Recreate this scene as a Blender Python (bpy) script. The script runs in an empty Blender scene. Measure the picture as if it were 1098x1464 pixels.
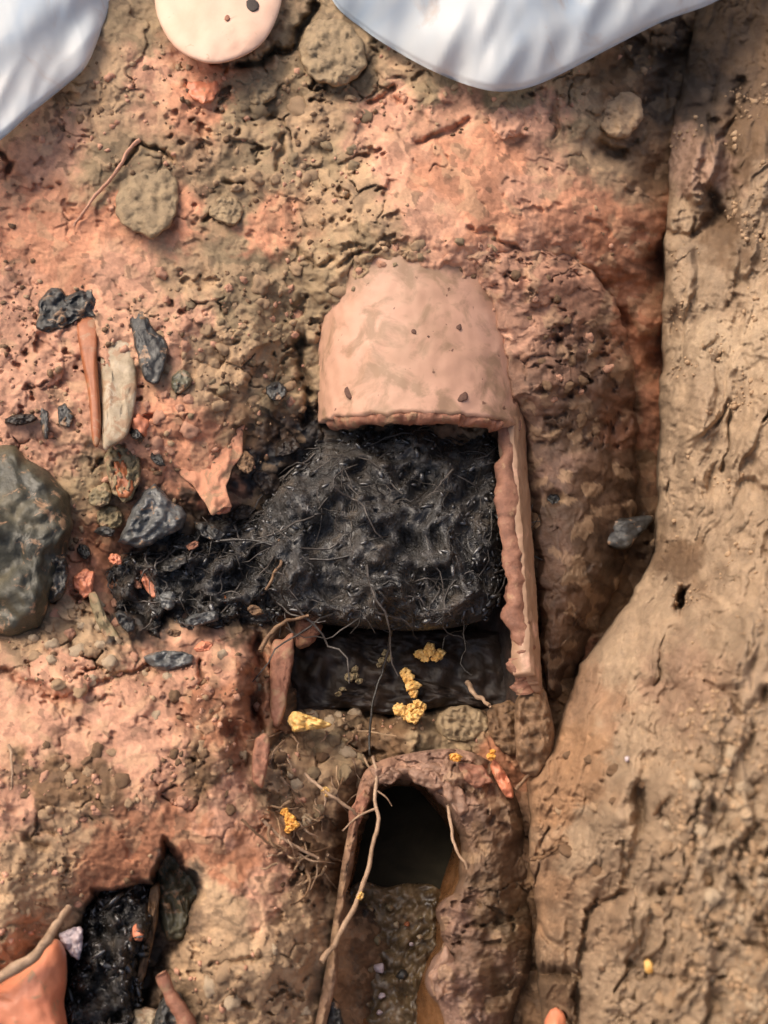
import bpy, bmesh, math, random
import numpy as np
from mathutils import Vector, Matrix

random.seed(7)
RNG = np.random.default_rng(11)
SC = bpy.context.scene
COL = SC.collection

# ------------------------------------------------------------------ camera, sky, sun, exposure
W, H, F = 1098.0, 1464.0, 1400.0            # photo size and focal length in photo pixels
PITCH = math.radians(66)
FWD = np.array([0, math.cos(PITCH), -math.sin(PITCH)])
UP = np.array([0, math.sin(PITCH), math.cos(PITCH)])
RIGHT = np.array([1.0, 0, 0])
CAM = -0.85 * FWD
cam = bpy.data.objects.new('camera', bpy.data.cameras.new('camera'))
COL.objects.link(cam)
cam.location = CAM
cam.rotation_euler = (math.pi / 2 - PITCH, 0, 0)
cam.data.sensor_fit = 'HORIZONTAL'
cam.data.sensor_width = 36
cam.data.lens = 36 * F / W
cam.data.clip_start = 0.01
cam.data.clip_end = 400
cam.data.dof.use_dof = True; cam.data.dof.focus_distance = 0.80; cam.data.dof.aperture_fstop = 7.0
SC.camera = cam

SUN_EL, SUN_AZ = math.radians(50), math.radians(-52)     # azimuth from +Y towards +X
world = bpy.data.worlds.new('World'); SC.world = world
world.use_nodes = True
wn = world.node_tree.nodes; wl = world.node_tree.links
sky = wn.new('ShaderNodeTexSky'); sky.sky_type = 'NISHITA'; sky.sun_disc = False
sky.sun_elevation = SUN_EL; sky.sun_rotation = SUN_AZ
sky.dust_density = 8.0; sky.ozone_density = 1.0; sky.air_density = 1.0
wl.new(sky.outputs[0], wn['Background'].inputs[0])
wn['Background'].inputs[1].default_value = 0.12

sl = bpy.data.lights.new('sun', 'SUN'); sl.energy = 1.0; sl.angle = math.radians(40)
sl.color = (1.0, 0.90, 0.78)
sun = bpy.data.objects.new('sun', sl); COL.objects.link(sun)
sd_ = Vector((math.sin(SUN_AZ) * math.cos(SUN_EL), math.cos(SUN_AZ) * math.cos(SUN_EL), math.sin(SUN_EL)))
sun.rotation_euler = sd_.to_track_quat('Z', 'Y').to_euler()
SC.view_settings.view_transform = 'Standard'
SC.view_settings.look = 'None'
SC.view_settings.gamma = 1
SC.view_settings.exposure = 0.68
SC.view_settings.use_curve_mapping = False

# ------------------------------------------------------------------ points
def pt(px, py, h=0.0):
    """point on the line of sight of a photo pixel, h metres above the level trench floor along that line"""
    px = np.asarray(px, float); py = np.asarray(py, float); h = np.asarray(h, float)
    a = (px - W / 2) / F; b = (H / 2 - py) / F
    d = a[..., None] * RIGHT + b[..., None] * UP + FWD
    t = CAM[2] / np.maximum(-d[..., 2], 0.12)
    L = np.sqrt((d ** 2).sum(-1))
    return CAM + d * (t - h / L)[..., None]

# ------------------------------------------------------------------ noise
def _hash(ix, iy, seed):
    n = (ix.astype(np.int64) * 374761393 + iy.astype(np.int64) * 668265263 + seed * 974634539) & 0xFFFFFFFF
    n = ((n ^ (n >> 13)) * 1274126177) & 0xFFFFFFFF
    n = n ^ (n >> 16)
    return (n & 0xFFFFFF) / float(0xFFFFFF)
def perlin(x, y, seed=0):
    x = np.asarray(x, float); y = np.asarray(y, float)
    ix = np.floor(x); iy = np.floor(y); fx = x - ix; fy = y - iy
    u = fx * fx * fx * (fx * (fx * 6 - 15) + 10); v = fy * fy * fy * (fy * (fy * 6 - 15) + 10)
    def g(dx, dy):
        a = _hash(ix + dx, iy + dy, seed) * 2 * math.pi
        return np.cos(a) * (fx - dx) + np.sin(a) * (fy - dy)
    return 1.5 * ((g(0, 0) * (1 - u) + g(1, 0) * u) * (1 - v) + (g(0, 1) * (1 - u) + g(1, 1) * u) * v)
def fbm(x, y, seed=0, n=4, gain=0.5):
    r = 0; a = 1; f = 1
    for i in range(n):
        r = r + a * perlin(x * f, y * f, seed + i * 17); a *= gain; f *= 2.03
    return r
def worley(x, y, seed=0):
    ix = np.floor(x); iy = np.floor(y)
    f1 = np.full(np.shape(x), 9.0); f2 = f1.copy(); idv = np.zeros(np.shape(x))
    for dx in (-1, 0, 1):
        for dy in (-1, 0, 1):
            cx = ix + dx; cy = iy + dy
            qx = cx + 0.08 + 0.84 * _hash(cx, cy, seed); qy = cy + 0.08 + 0.84 * _hash(cx, cy, seed + 5)
            d = np.hypot(qx - x, qy - y)
            m = d < f1
            f2 = np.where(m, f1, np.minimum(f2, d))
            idv = np.where(m, _hash(cx, cy, seed + 9), idv)
            f1 = np.where(m, d, f1)
    return f1, f2, idv
def ss(a, b, x):
    t = np.clip((x - a) / (b - a), 0, 1); return t * t * (3 - 2 * t)
def sdpoly(px, py, poly):
    """signed distance to a polygon, negative inside"""
    d = np.full(np.shape(px), 1e9); inside = np.zeros(np.shape(px), bool)
    n = len(poly)
    for i in range(n):
        x0, y0 = poly[i]; x1, y1 = poly[(i + 1) % n]
        ex, ey = x1 - x0, y1 - y0
        t = np.clip(((px - x0) * ex + (py - y0) * ey) / (ex * ex + ey * ey + 1e-9), 0, 1)
        d = np.minimum(d, np.hypot(px - x0 - t * ex, py - y0 - t * ey))
        c = ((y0 > py) != (y1 > py)) & (px < (x1 - x0) * (py - y0) / (y1 - y0 + 1e-12) + x0)
        inside ^= c
    return np.where(inside, -d, d)

# ------------------------------------------------------------------ materials
def new_mat(name):
    m = bpy.data.materials.new(name); m.use_nodes = True
    return m, m.node_tree.nodes, m.node_tree.links, m.node_tree.nodes['Principled BSDF']
def N(nodes, kind, **kw):
    n = nodes.new(kind)
    for k, v in kw.items():
        setattr(n, k, v)
    return n
def noise_node(nd, lk, scale, detail=5, rough=0.55, coord=None, dist=0.0):
    t = nd.new('ShaderNodeTexNoise'); t.inputs['Scale'].default_value = scale
    t.inputs['Detail'].default_value = detail; t.inputs['Roughness'].default_value = rough
    t.inputs['Distortion'].default_value = dist
    if coord is not None: lk.new(coord, t.inputs['Vector'])
    return t
def ramp_node(nd, lk, src, stops):
    r = nd.new('ShaderNodeValToRGB'); e = r.color_ramp.elements
    while len(e) < len(stops): e.new(0.5)
    for i, (p, c) in enumerate(stops):
        e[i].position = p; e[i].color = (*c, 1) if len(c) == 3 else c
    lk.new(src, r.inputs[0]); return r
def mixc(nd, lk, a, b, fac, mode='MIX'):
    m = nd.new('ShaderNodeMix'); m.data_type = 'RGBA'; m.blend_type = mode
    for s, v in ((6, a), (7, b), (0, fac)):
        if hasattr(v, 'links') or hasattr(v, 'is_linked'): lk.new(v, m.inputs[s])
        elif s == 0: m.inputs[0].default_value = v
        else: m.inputs[s].default_value = (*v, 1)
    return m.outputs[2]
def mat_soil(name='soil', bump=0.55):
    m, nd, lk, b = new_mat(name)
    tc = nd.new('ShaderNodeTexCoord').outputs['Object']
    at = nd.new('ShaderNodeAttribute'); at.attribute_name = 'soil'
    n1 = noise_node(nd, lk, 45, 6, 0.62, tc, 0.4)
    n2 = noise_node(nd, lk, 330, 4, 0.7, tc)
    r1 = ramp_node(nd, lk, n1.outputs[0], [(0.28, (0.62, 0.58, 0.55)), (0.5, (1, 1, 1)), (0.75, (1.22, 1.2, 1.16))])
    c = mixc(nd, lk, at.outputs['Color'], r1.outputs[0], 0.75, 'MULTIPLY')
    r2 = ramp_node(nd, lk, n2.outputs[0], [(0.3, (0.7, 0.68, 0.65)), (0.52, (1, 1, 1)), (0.75, (1.2, 1.2, 1.2))])
    c = mixc(nd, lk, c, r2.outputs[0], 0.4, 'MULTIPLY')
    lk.new(c, b.inputs['Base Color'])
    wet = nd.new('ShaderNodeAttribute'); wet.attribute_name = 'wet'
    mr = nd.new('ShaderNodeMapRange'); lk.new(wet.outputs['Fac'], mr.inputs[0])
    mr.inputs[3].default_value = 0.78; mr.inputs[4].default_value = 0.22
    lk.new(mr.outputs[0], b.inputs['Roughness'])
    b.inputs['Specular IOR Level'].default_value = 0.4
    bp = nd.new('ShaderNodeBump'); bp.inputs['Strength'].default_value = bump; bp.inputs['Distance'].default_value = 0.002
    n3 = noise_node(nd, lk, 420, 6, 0.7, tc)
    lk.new(n3.outputs[0], bp.inputs['Height']); lk.new(bp.outputs[0], b.inputs['Normal'])
    return m
def mat_simple(name, cols, scale=60, rough=0.6, bump=0.3, bscale=None, spec=0.5, coat=0.0, dist=0.002, detail=6, mud=0.0):
    m, nd, lk, b = new_mat(name)
    tc = nd.new('ShaderNodeTexCoord').outputs['Object']
    n1 = noise_node(nd, lk, scale, detail, 0.62, tc, 0.3)
    k = len(cols)
    r = ramp_node(nd, lk, n1.outputs[0], [(0.28 + 0.44 * i / max(1, k - 1), c) for i, c in enumerate(cols)])
    colr = r.outputs[0]
    if mud:
        nm = noise_node(nd, lk, 75, 6, 0.65, tc, 0.6)
        fm = ramp_node(nd, lk, nm.outputs[0], [(0.62 - mud, (0, 0, 0)), (0.70 - mud, (0.9, 0.9, 0.9))])
        colr = mixc(nd, lk, colr, (0.34, 0.20, 0.11), fm.outputs[0])
    lk.new(colr, b.inputs['Base Color'])
    if isinstance(rough, tuple):
        n2 = noise_node(nd, lk, scale * 1.7, 4, 0.6, tc)
        mr = nd.new('ShaderNodeMapRange'); lk.new(n2.outputs[0], mr.inputs[0])
        mr.inputs[1].default_value = 0.3; mr.inputs[2].default_value = 0.7
        mr.inputs[3].default_value, mr.inputs[4].default_value = rough
        lk.new(mr.outputs[0], b.inputs['Roughness'])
    else:
        b.inputs['Roughness'].default_value = rough
    b.inputs['Specular IOR Level'].default_value = spec
    b.inputs['Coat Weight'].default_value = coat
    b.inputs['Coat Roughness'].default_value = 0.12
    bp = nd.new('ShaderNodeBump'); bp.inputs['Strength'].default_value = bump; bp.inputs['Distance'].default_value = dist
    n3 = noise_node(nd, lk, bscale or scale * 5, 5, 0.65, tc)
    lk.new(n3.outputs[0], bp.inputs['Height']); lk.new(bp.outputs[0], b.inputs['Normal'])
    return m

CP = (0.57, 0.30, 0.19)      # pink clay
CO = (0.60, 0.275, 0.155)      # orange clay
CT = (0.40, 0.262, 0.150)      # tan clay
CY = (0.46, 0.31, 0.18)      # pale tan
CL = (0.29, 0.205, 0.115)      # olive brown earth
CR = (0.36, 0.155, 0.08)     # red brown clay
CB = (0.18, 0.100, 0.048)     # brown damp mud
CD = (0.075, 0.045, 0.026)      # dark humus
CK = (0.018, 0.016, 0.015)    # black sludge

M = {}
M['soil'] = mat_soil()
M['terracotta'] = None
def mat_pipe(name='fired_clay', mud=0.0):
    m, nd, lk, b = new_mat(name)
    tc = nd.new('ShaderNodeTexCoord').outputs['Object']
    n1 = noise_node(nd, lk, 14, 5, 0.55, tc, 0.2)
    r = ramp_node(nd, lk, n1.outputs[0], [(0.3, (0.40, 0.23, 0.145)), (0.5, (0.54, 0.305, 0.205)), (0.7, (0.60, 0.35, 0.245))])
    n2 = noise_node(nd, lk, 38, 6, 0.6, tc, 0.5)          # mud smeared on the clay
    f = ramp_node(nd, lk, n2.outputs[0], [(0.56 - mud, (0, 0, 0)), (0.68 - mud, (0.75, 0.75, 0.75))])
    c = mixc(nd, lk, r.outputs[0], (0.26, 0.16, 0.09), f.outputs[0])
    n3 = noise_node(nd, lk, 95, 3, 0.5, tc)
    f3 = ramp_node(nd, lk, n3.outputs[0], [(0.70, (0, 0, 0)), (0.74, (0.9, 0.9, 0.9))])
    c = mixc(nd, lk, c, (0.12, 0.05, 0.03), f3.outputs[0])
    lk.new(c, b.inputs['Base Color'])
    b.inputs['Roughness'].default_value = 0.58
    b.inputs['Specular IOR Level'].default_value = 0.45
    bp = nd.new('ShaderNodeBump'); bp.inputs['Strength'].default_value = 0.25; bp.inputs['Distance'].default_value = 0.001
    n4 = noise_node(nd, lk, 180, 5, 0.6, tc)
    lk.new(n4.outputs[0], bp.inputs['Height']); lk.new(bp.outputs[0], b.inputs['Normal'])
    return m
M['pipe'] = mat_pipe(mud=0.085)
M['muddy_pipe'] = mat_pipe('muddy_fired_clay', 0.24)
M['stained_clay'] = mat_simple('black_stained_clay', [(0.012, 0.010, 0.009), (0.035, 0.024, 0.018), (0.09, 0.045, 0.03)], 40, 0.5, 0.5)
M['broken_clay'] = mat_simple('broken_clay', [(0.15, 0.065, 0.036), (0.31, 0.13, 0.075), (0.41, 0.20, 0.125)], 70, 0.7, 0.6, mud=0.09)
M['muddy_clay'] = mat_simple('muddy_clay', [(0.09, 0.058, 0.032), (0.17, 0.105, 0.06), (0.27, 0.15, 0.09)], 40, (0.5, 0.85), 0.8, 160, .35)
M['pale_pink_rim'] = mat_simple('muddy_pink_rim', [(0.13, 0.075, 0.045), (0.26, 0.145, 0.092), (0.37, 0.225, 0.155)], 50, 0.55, 0.6)
M['sludge'] = mat_simple('black_sludge', [(0.006, 0.005, 0.004), (0.016, 0.0125, 0.009), (0.032, 0.024, 0.017), (0.10, 0.074, 0.05)], 42, (0.04, 0.55), 1.0, 150, 1.0, 0.3, 0.006)
M['root_black'] = mat_simple('wet_black_roots', [(0.010, 0.008, 0.006), (0.022, 0.017, 0.013), (0.06, 0.047, 0.036)], 80, (0.15, 0.4), 0.4, 300)
M['root_pale'] = mat_simple('pale_root_bark', [(0.20, 0.12, 0.065), (0.36, 0.23, 0.14), (0.50, 0.34, 0.22)], 120, 0.65, 0.5, 500)
M['root_brown'] = mat_simple('brown_root_bark', [(0.09, 0.05, 0.025), (0.20, 0.11, 0.055), (0.30, 0.18, 0.09)], 120, 0.6, 0.5, 500)
M['stone_black'] = mat_simple('black_shard', [(0.012, 0.011, 0.010), (0.030, 0.028, 0.025), (0.085, 0.078, 0.065)], 90, (0.22, 0.6), 0.5, 260, mud=0.06)
M['stone_grey'] = mat_simple('grey_wet_stone', [(0.045, 0.045, 0.042), (0.10, 0.10, 0.095), (0.19, 0.185, 0.17)], 55, (0.15, 0.5), 0.5, 160, mud=0.04)
M['stone_green'] = mat_simple('grey_green_stone', [(0.05, 0.05, 0.032), (0.115, 0.105, 0.065), (0.22, 0.18, 0.105)], 26, (0.3, 0.6), 0.5, 120, mud=0.1)
M['orange_shard'] = mat_simple('orange_clay_shard', [(0.20, 0.06, 0.02), (0.34, 0.105, 0.035), (0.42, 0.15, 0.06)], 50, 0.5, 0.3, mud=0.03)
M['salmon'] = mat_simple('salmon_clay', [(0.50, 0.15, 0.075), (0.62, 0.22, 0.115), (0.66, 0.27, 0.15)], 24, 0.5, 0.25, mud=0.04)
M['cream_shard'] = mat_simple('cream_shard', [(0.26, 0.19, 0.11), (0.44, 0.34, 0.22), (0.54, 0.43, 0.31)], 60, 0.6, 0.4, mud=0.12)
M['lilac'] = mat_simple('pale_lilac_chip_and_glint', [(0.52, 0.42, 0.42), (0.62, 0.52, 0.53)], 40, 0.4, 0.15)
M['olive_stone'] = mat_simple('olive_stone', [(0.11, 0.085, 0.045), (0.25, 0.19, 0.10), (0.36, 0.27, 0.15)], 70, 0.65, 0.6, mud=0.1)
M['yellow'] = mat_simple('yellow_fungus', [(0.62, 0.30, 0.06), (0.78, 0.48, 0.15), (0.82, 0.62, 0.30)], 130, 0.45, 0.3, mud=0.02)
M['amber'] = mat_simple('amber_lump', [(0.62, 0.22, 0.03), (0.78, 0.38, 0.07), (0.82, 0.50, 0.14)], 130, 0.4, 0.3)
M['peach'] = mat_simple('pale_peach_clay', [(0.62, 0.37, 0.25), (0.70, 0.44, 0.31), (0.73, 0.49, 0.36)], 14, 0.55, 0.2, mud=-0.02)
M['hole'] = mat_simple('dark_speck', [(0.02, 0.012, 0.01), (0.05, 0.03, 0.02)], 120, 0.7, 0.4)
M['clod_pink'] = mat_simple('pink_clay_clod', [(0.34, 0.15, 0.085), CP, (0.62, 0.33, 0.21)], 90, 0.75, 0.6)
M['clod_tan'] = mat_simple('tan_clay_clod', [(0.24, 0.14, 0.075), CT, (0.50, 0.33, 0.19)], 90, 0.75, 0.6)
M['clod_olive'] = mat_simple('olive_clay_clod', [(0.14, 0.095, 0.05), CL, (0.38, 0.27, 0.15)], 90, 0.75, 0.6)
M['clod_brown'] = mat_simple('brown_clay_clod', [(0.08, 0.045, 0.025), CB, (0.30, 0.18, 0.10)], 90, 0.7, 0.6)
def mat_plastic():
    m, nd, lk, b = new_mat('milky_blue_plastic')
    tc = nd.new('ShaderNodeTexCoord').outputs['Object']
    n1 = noise_node(nd, lk, 6, 4, 0.55, tc, 0.8)
    r = ramp_node(nd, lk, n1.outputs[0], [(0.30, (0.56, 0.67, 0.78)), (0.46, (0.78, 0.82, 0.84)), (0.62, (0.86, 0.87, 0.86))])
    n2 = noise_node(nd, lk, 16, 5, 0.6, tc, 0.8)      # clay smears
    f = ramp_node(nd, lk, n2.outputs[0], [(0.58, (0, 0, 0)), (0.75, (0.55, 0.55, 0.55))])
    c = mixc(nd, lk, r.outputs[0], (0.55, 0.38, 0.28), f.outputs[0])
    lk.new(c, b.inputs['Base Color'])
    b.inputs['Roughness'].default_value = 0.34; b.inputs['Specular IOR Level'].default_value = 0.4
    tr = nd.new('ShaderNodeBsdfTranslucent'); lk.new(c, tr.inputs[0])
    mx = nd.new('ShaderNodeMixShader'); mx.inputs[0].default_value = 0.5
    lk.new(b.outputs[0], mx.inputs[1]); lk.new(tr.outputs[0], mx.inputs[2])
    lk.new(mx.outputs[0], nd['Material Output'].inputs[0])
    return m
M['plastic'] = mat_plastic()
def mat_water():
    m, nd, lk, b = new_mat('muddy_water')
    tc = nd.new('ShaderNodeTexCoord').outputs['Object']
    n1 = noise_node(nd, lk, 40, 5, 0.6, tc, 0.5)
    r = ramp_node(nd, lk, n1.outputs[0], [(0.3, (0.05, 0.032, 0.016)), (0.5, (0.15, 0.10, 0.05)), (0.7, (0.27, 0.19, 0.11))])
    lk.new(r.outputs[0], b.inputs['Base Color'])
    n2 = noise_node(nd, lk, 60, 3, 0.6, tc)
    mr = nd.new('ShaderNodeMapRange'); lk.new(n2.outputs[0], mr.inputs[0]); mr.inputs[1].default_value = .35; mr.inputs[2].default_value = .65
    mr.inputs[3].default_value = 0.08; mr.inputs[4].default_value = 0.55; b.inputs['Specular IOR Level'].default_value = 0.6
    lk.new(mr.outputs[0], b.inputs['Roughness'])
    bp = nd.new('ShaderNodeBump'); bp.inputs['Strength'].default_value = 0.7; bp.inputs['Distance'].default_value = 0.003
    n4 = noise_node(nd, lk, 90, 5, 0.6, tc)
    lk.new(n4.outputs[0], bp.inputs['Height']); lk.new(bp.outputs[0], b.inputs['Normal'])
    return m
M['water'] = mat_water()
M['rusty_wall'] = mat_simple('rusty_wet_clay', [(0.10, 0.045, 0.018), (0.19, 0.085, 0.032), (0.26, 0.13, 0.06)], 40, (0.12, 0.45), 0.5, 150)
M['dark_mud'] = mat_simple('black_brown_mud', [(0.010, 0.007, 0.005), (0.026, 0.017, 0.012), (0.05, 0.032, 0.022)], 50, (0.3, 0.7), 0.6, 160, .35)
M['wet_grain'] = mat_simple('wet_black_grains', [(0.005, 0.004, 0.004), (0.018, 0.015, 0.012), (0.05, 0.042, 0.034)], 90, (0.04, 0.35), 0.5, 300, 1.0, .4)
M['mud_spot'] = mat_simple('dried_mud_spot', [(0.07, 0.03, 0.02), (0.16, 0.08, 0.05)], 90, .8, .4)
M['boulder'] = mat_simple('olive_boulder', [(0.022, 0.022, 0.016), (0.065, 0.058, 0.036), (0.17, 0.135, 0.075)], 18, (0.3, 0.65), 0.7, 120, mud=.05)
M['root_grey'] = mat_simple('grey_root_fibre', [(0.03, 0.024, 0.02), (0.075, 0.062, 0.052), (0.15, 0.125, 0.105)], 80, (0.25, 0.5), 0.4, 300)
M['slab'] = mat_simple('orange_clay_slab', [(0.36, 0.155, 0.085), (0.56, 0.25, 0.14), (0.60, 0.30, 0.18)], 40, .75, .5, 260, mud=.08)
M['red_fracture'] = mat_simple('red_brown_fracture', [(0.11, 0.05, 0.03), (0.24, 0.105, 0.062), (0.34, 0.17, 0.105)], 70, .7, .6, mud=.05)
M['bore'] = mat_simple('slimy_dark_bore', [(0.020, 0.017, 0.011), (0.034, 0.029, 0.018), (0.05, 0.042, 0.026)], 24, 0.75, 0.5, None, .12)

# ------------------------------------------------------------------ object helpers
def tag(o, label=None, cat=None, group=None, kind=None):
    if label: o['label'] = label
    if cat: o['category'] = cat
    if group: o['group'] = group
    if kind: o['kind'] = kind
    return o
def link_mesh(name, verts, faces, mat, parent=None, origin=None, smooth=True):
    verts = np.asarray(verts, float)
    if origin is None: origin = np.array([verts[:, 0].mean(), verts[:, 1].mean(), verts[:, 2].min()])
    origin = np.asarray(origin, float)
    me = bpy.data.meshes.new(name)
    faces = list(faces) if not isinstance(faces, np.ndarray) else faces
    if isinstance(faces, np.ndarray):
        n = len(faces); k = faces.shape[1]
        me.vertices.add(len(verts)); me.vertices.foreach_set('co', (verts - origin).astype(np.float32).ravel())
        me.loops.add(n * k); me.loops.foreach_set('vertex_index', faces.astype(np.int32).ravel())
        me.polygons.add(n); me.polygons.foreach_set('loop_start', np.arange(0, n * k, k, dtype=np.int32))
        me.update(calc_edges=True)
    else:
        me.from_pydata([tuple(v) for v in (verts - origin)], [], faces)
        me.update()
    me.validate()
    if smooth: me.polygons.foreach_set('use_smooth', np.ones(len(me.polygons), bool))
    me.materials.append(mat)
    o = bpy.data.objects.new(name, me); COL.objects.link(o)
    if parent is not None:
        o.parent = parent
        o.location = Vector(origin) - parent.location
    else:
        o.location = origin
    return o
def empty(name, loc):
    o = bpy.data.objects.new(name, None); COL.objects.link(o); o.location = loc
    o.empty_display_size = 0.02
    return o
def grid_faces(nr, nc, wrap=False):
    r = np.arange(nr - 1)[:, None]; c = np.arange(nc if wrap else nc - 1)[None, :]
    c2 = (c + 1) % nc
    a = r * nc + c; b_ = r * nc + c2; d = (r + 1) * nc + c; e = (r + 1) * nc + c2
    return np.stack([a, d, e, b_], -1).reshape(-1, 4)
def catmull(P, n, closed=False):
    P = np.asarray(P, float)
    if closed: Q = np.vstack([P[-1], P, P[0], P[1]])
    else: Q = np.vstack([2 * P[0] - P[1], P, 2 * P[-1] - P[-2]])
    m = len(Q) - 3
    out = []
    for t in np.linspace(0, m, n, endpoint=not closed):
        i = min(int(t), m - 1); u = t - i
        p0, p1, p2, p3 = Q[i:i + 4]
        out.append(0.5 * (2 * p1 + (p2 - p0) * u + (2 * p0 - 5 * p1 + 4 * p2 - p3) * u * u + (3 * p1 - p0 - 3 * p2 + p3) * u ** 3))
    return np.array(out)
def resample(P, n):
    """closed polyline, n points evenly along it"""
    P = np.asarray(P, float); Q = np.vstack([P, P[0]])
    s = np.concatenate([[0], np.cumsum(np.hypot(*np.diff(Q, axis=0).T))])
    t = np.linspace(0, s[-1], n, endpoint=False)
    return np.stack([np.interp(t, s, Q[:, 0]), np.interp(t, s, Q[:, 1])], 1)
SEED = [100]
def lump(name, outline, base, thick, mat, parent=None, depth=None, power=2.4, rough=0.0, rscale=20.0, tilt=(0, 0), smooth=3, n=56, rings=12, jag=0.0):
    """solid of the given outline (photo pixels) standing at its own distance: domed top, rounded rim, closed underside"""
    SEED[0] += 1; sd = SEED[0]
    P = catmull(outline, n * 3, True) if smooth else np.asarray(outline, float)
    P = resample(P, n)
    c = P.mean(0)
    if jag:
        ang = np.arange(n) / n * 40
        P = c + (P - c) * (1 + jag * perlin(ang * 0.45, ang * 0 + sd, sd))[:, None]
    depth = thick if depth is None else depth
    m = max(7, int(rings * 1.7) | 1)
    g = np.linspace(-1, 1, m); gx, gy = np.meshgrid(g, g)
    big = np.abs(gx) > np.abs(gy)                              # square grid carried onto the outline: even facets, no pole
    r = np.where(big, np.abs(gx), np.abs(gy))
    with np.errstate(all='ignore'):
        ph = np.where(big, np.pi / 4 * gy / np.where(gx == 0, 1, gx), np.pi / 2 - np.pi / 4 * gx / np.where(gy == 0, 1, gy))
    ph = np.where(big & (gx < 0), ph + np.pi, ph); ph = np.where(~big & (gy < 0), ph + np.pi, ph)
    th = (ph / (2 * np.pi)) % 1.0 * n
    Pw = np.vstack([P, P[:1]]); k0 = np.minimum(th.astype(int), n - 1); fr = (th - k0)[..., None]
    B = Pw[k0] * (1 - fr) + Pw[k0 + 1] * fr
    r = np.sin(r * np.pi / 2) ** 0.9
    def place(rr, hh):
        q = c + rr[..., None] * (B - c)
        hh = base + hh + tilt[0] * (q[..., 0] - c[0]) + tilt[1] * (q[..., 1] - c[1])
        return q, hh
    q, hh = place(r, thick * (1 - np.clip(r, 0, 1) ** power) ** (1 / power))
    if rough:
        hh = hh + rough * fbm(q[..., 0] / rscale + sd * 3.1, q[..., 1] / rscale, sd, 4, 0.6) * (0.35 + 0.65 * (1 - r ** 4))
    V = [pt(q[..., 0], q[..., 1], hh).reshape(-1, 3)]
    fc = [tuple(f) for f in grid_faces(m, m)]
    ring = np.concatenate([np.arange(m), np.arange(1, m) * m + m - 1, (m - 1) * m + np.arange(m - 2, -1, -1), np.arange(m - 2, 0, -1) * m])
    Br = B.reshape(-1, 2)[ring]; prev = ring; tot = m * m
    for rr, h in ((0.97, -0.35 * depth), (0.85, -0.75 * depth), (0.5, -depth)):
        qq = c + rr * (Br - c); h2 = base + h + tilt[0] * (qq[:, 0] - c[0]) + tilt[1] * (qq[:, 1] - c[1])
        V.append(pt(qq[:, 0], qq[:, 1], h2)); cur = tot + np.arange(len(ring)); tot += len(ring)
        fc += [tuple(f) for f in np.stack([prev, np.roll(prev, -1), np.roll(cur, -1), cur], 1)]
        prev = cur
    fc.append(tuple(prev))
    o = link_mesh(name, np.vstack(V), fc, mat, parent, origin=pt(c[0], c[1], base - depth))
    bm = bmesh.new(); bm.from_mesh(o.data); bmesh.ops.recalc_face_normals(bm, faces=bm.faces); bm.to_mesh(o.data); bm.free()
    return o
def tube(name, pts, r0, r1, mat, parent=None, sides=7, n=None, jit=0.0):
    P = np.array([pt(*p) for p in pts]); SEED[0] += 1
    n = n or max(12, len(pts) * 6)
    C = catmull(P, n)
    t = np.linspace(0, 1, n)
    if jit:
        for k in range(3): C[:, k] += jit * fbm(t * n / 7, t * 0 + k * 7.3, SEED[0], 3)
    T = np.gradient(C, axis=0); T /= np.linalg.norm(T, axis=1)[:, None] + 1e-9
    ref = np.array([0.3, 0.2, 0.93])
    A = np.cross(T, ref); A /= np.linalg.norm(A, axis=1)[:, None] + 1e-9
    B = np.cross(T, A)
    rad = (r0 + (r1 - r0) * t) * (1 + 0.22 * perlin(t * n / 4, t * 0 + 3, SEED[0]))
    a = np.arange(sides) / sides * 2 * math.pi
    V = C[:, None, :] + rad[:, None, None] * (np.cos(a)[None, :, None] * A[:, None, :] + np.sin(a)[None, :, None] * B[:, None, :])
    fc = [tuple(f) for f in grid_faces(n, sides, True)]
    fc.append(tuple(range(sides))[::-1]); fc.append(tuple(range((n - 1) * sides, n * sides)))
    return link_mesh(name, V.reshape(-1, 3), fc, mat, parent, origin=C[0])

PX, PZ, RO, RI, YC = 0.034, 0.0, 0.092, 0.077, 0.047
def pipe_z(y): return PZ + 0.16 * np.maximum(y - YC, 0)          # the barrel climbs a little towards the back
def pipe_r(y): return RO * (1 + 0.32 * np.maximum(y - YC, 0))      # and widens towards its joint
def barrel_h(px, py):
    """relief of the pipe's outside seen at a photo pixel (None beside it)"""
    p0 = pt(px, py, 0.0); d = p0 - CAM; L0 = np.linalg.norm(d); d = d / L0
    t = np.linspace(.45, L0 + .15, 3000); q = CAM + t[:, None] * d
    hit = np.where(np.hypot(q[:, 0] - PX, q[:, 2] - pipe_z(q[:, 1])) < pipe_r(q[:, 1]))[0]
    return float(L0 - t[hit[0]]) if len(hit) else None
def rbf(ctrl, x, y):
    C = np.array(ctrl, float); n = len(C)
    D = np.hypot(C[:, None, 0] - C[None, :, 0], C[:, None, 1] - C[None, :, 1])
    A = np.zeros((n + 3, n + 3)); A[:n, :n] = -D
    A[:n, :n] -= np.eye(n) * 8.0
    Pm = np.stack([np.ones(n), C[:, 0] / 1000, C[:, 1] / 1000], 1)
    A[:n, n:] = Pm; A[n:, :n] = Pm.T
    w = np.linalg.solve(A, np.concatenate([C[:, 2], np.zeros(3)]))
    out = w[n] + w[n + 1] * x / 1000 + w[n + 2] * y / 1000
    for i in range(n):
        out = out - w[i] * np.sqrt((x - C[i, 0]) ** 2 + (y - C[i, 1]) ** 2 + 100)
    return out
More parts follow.
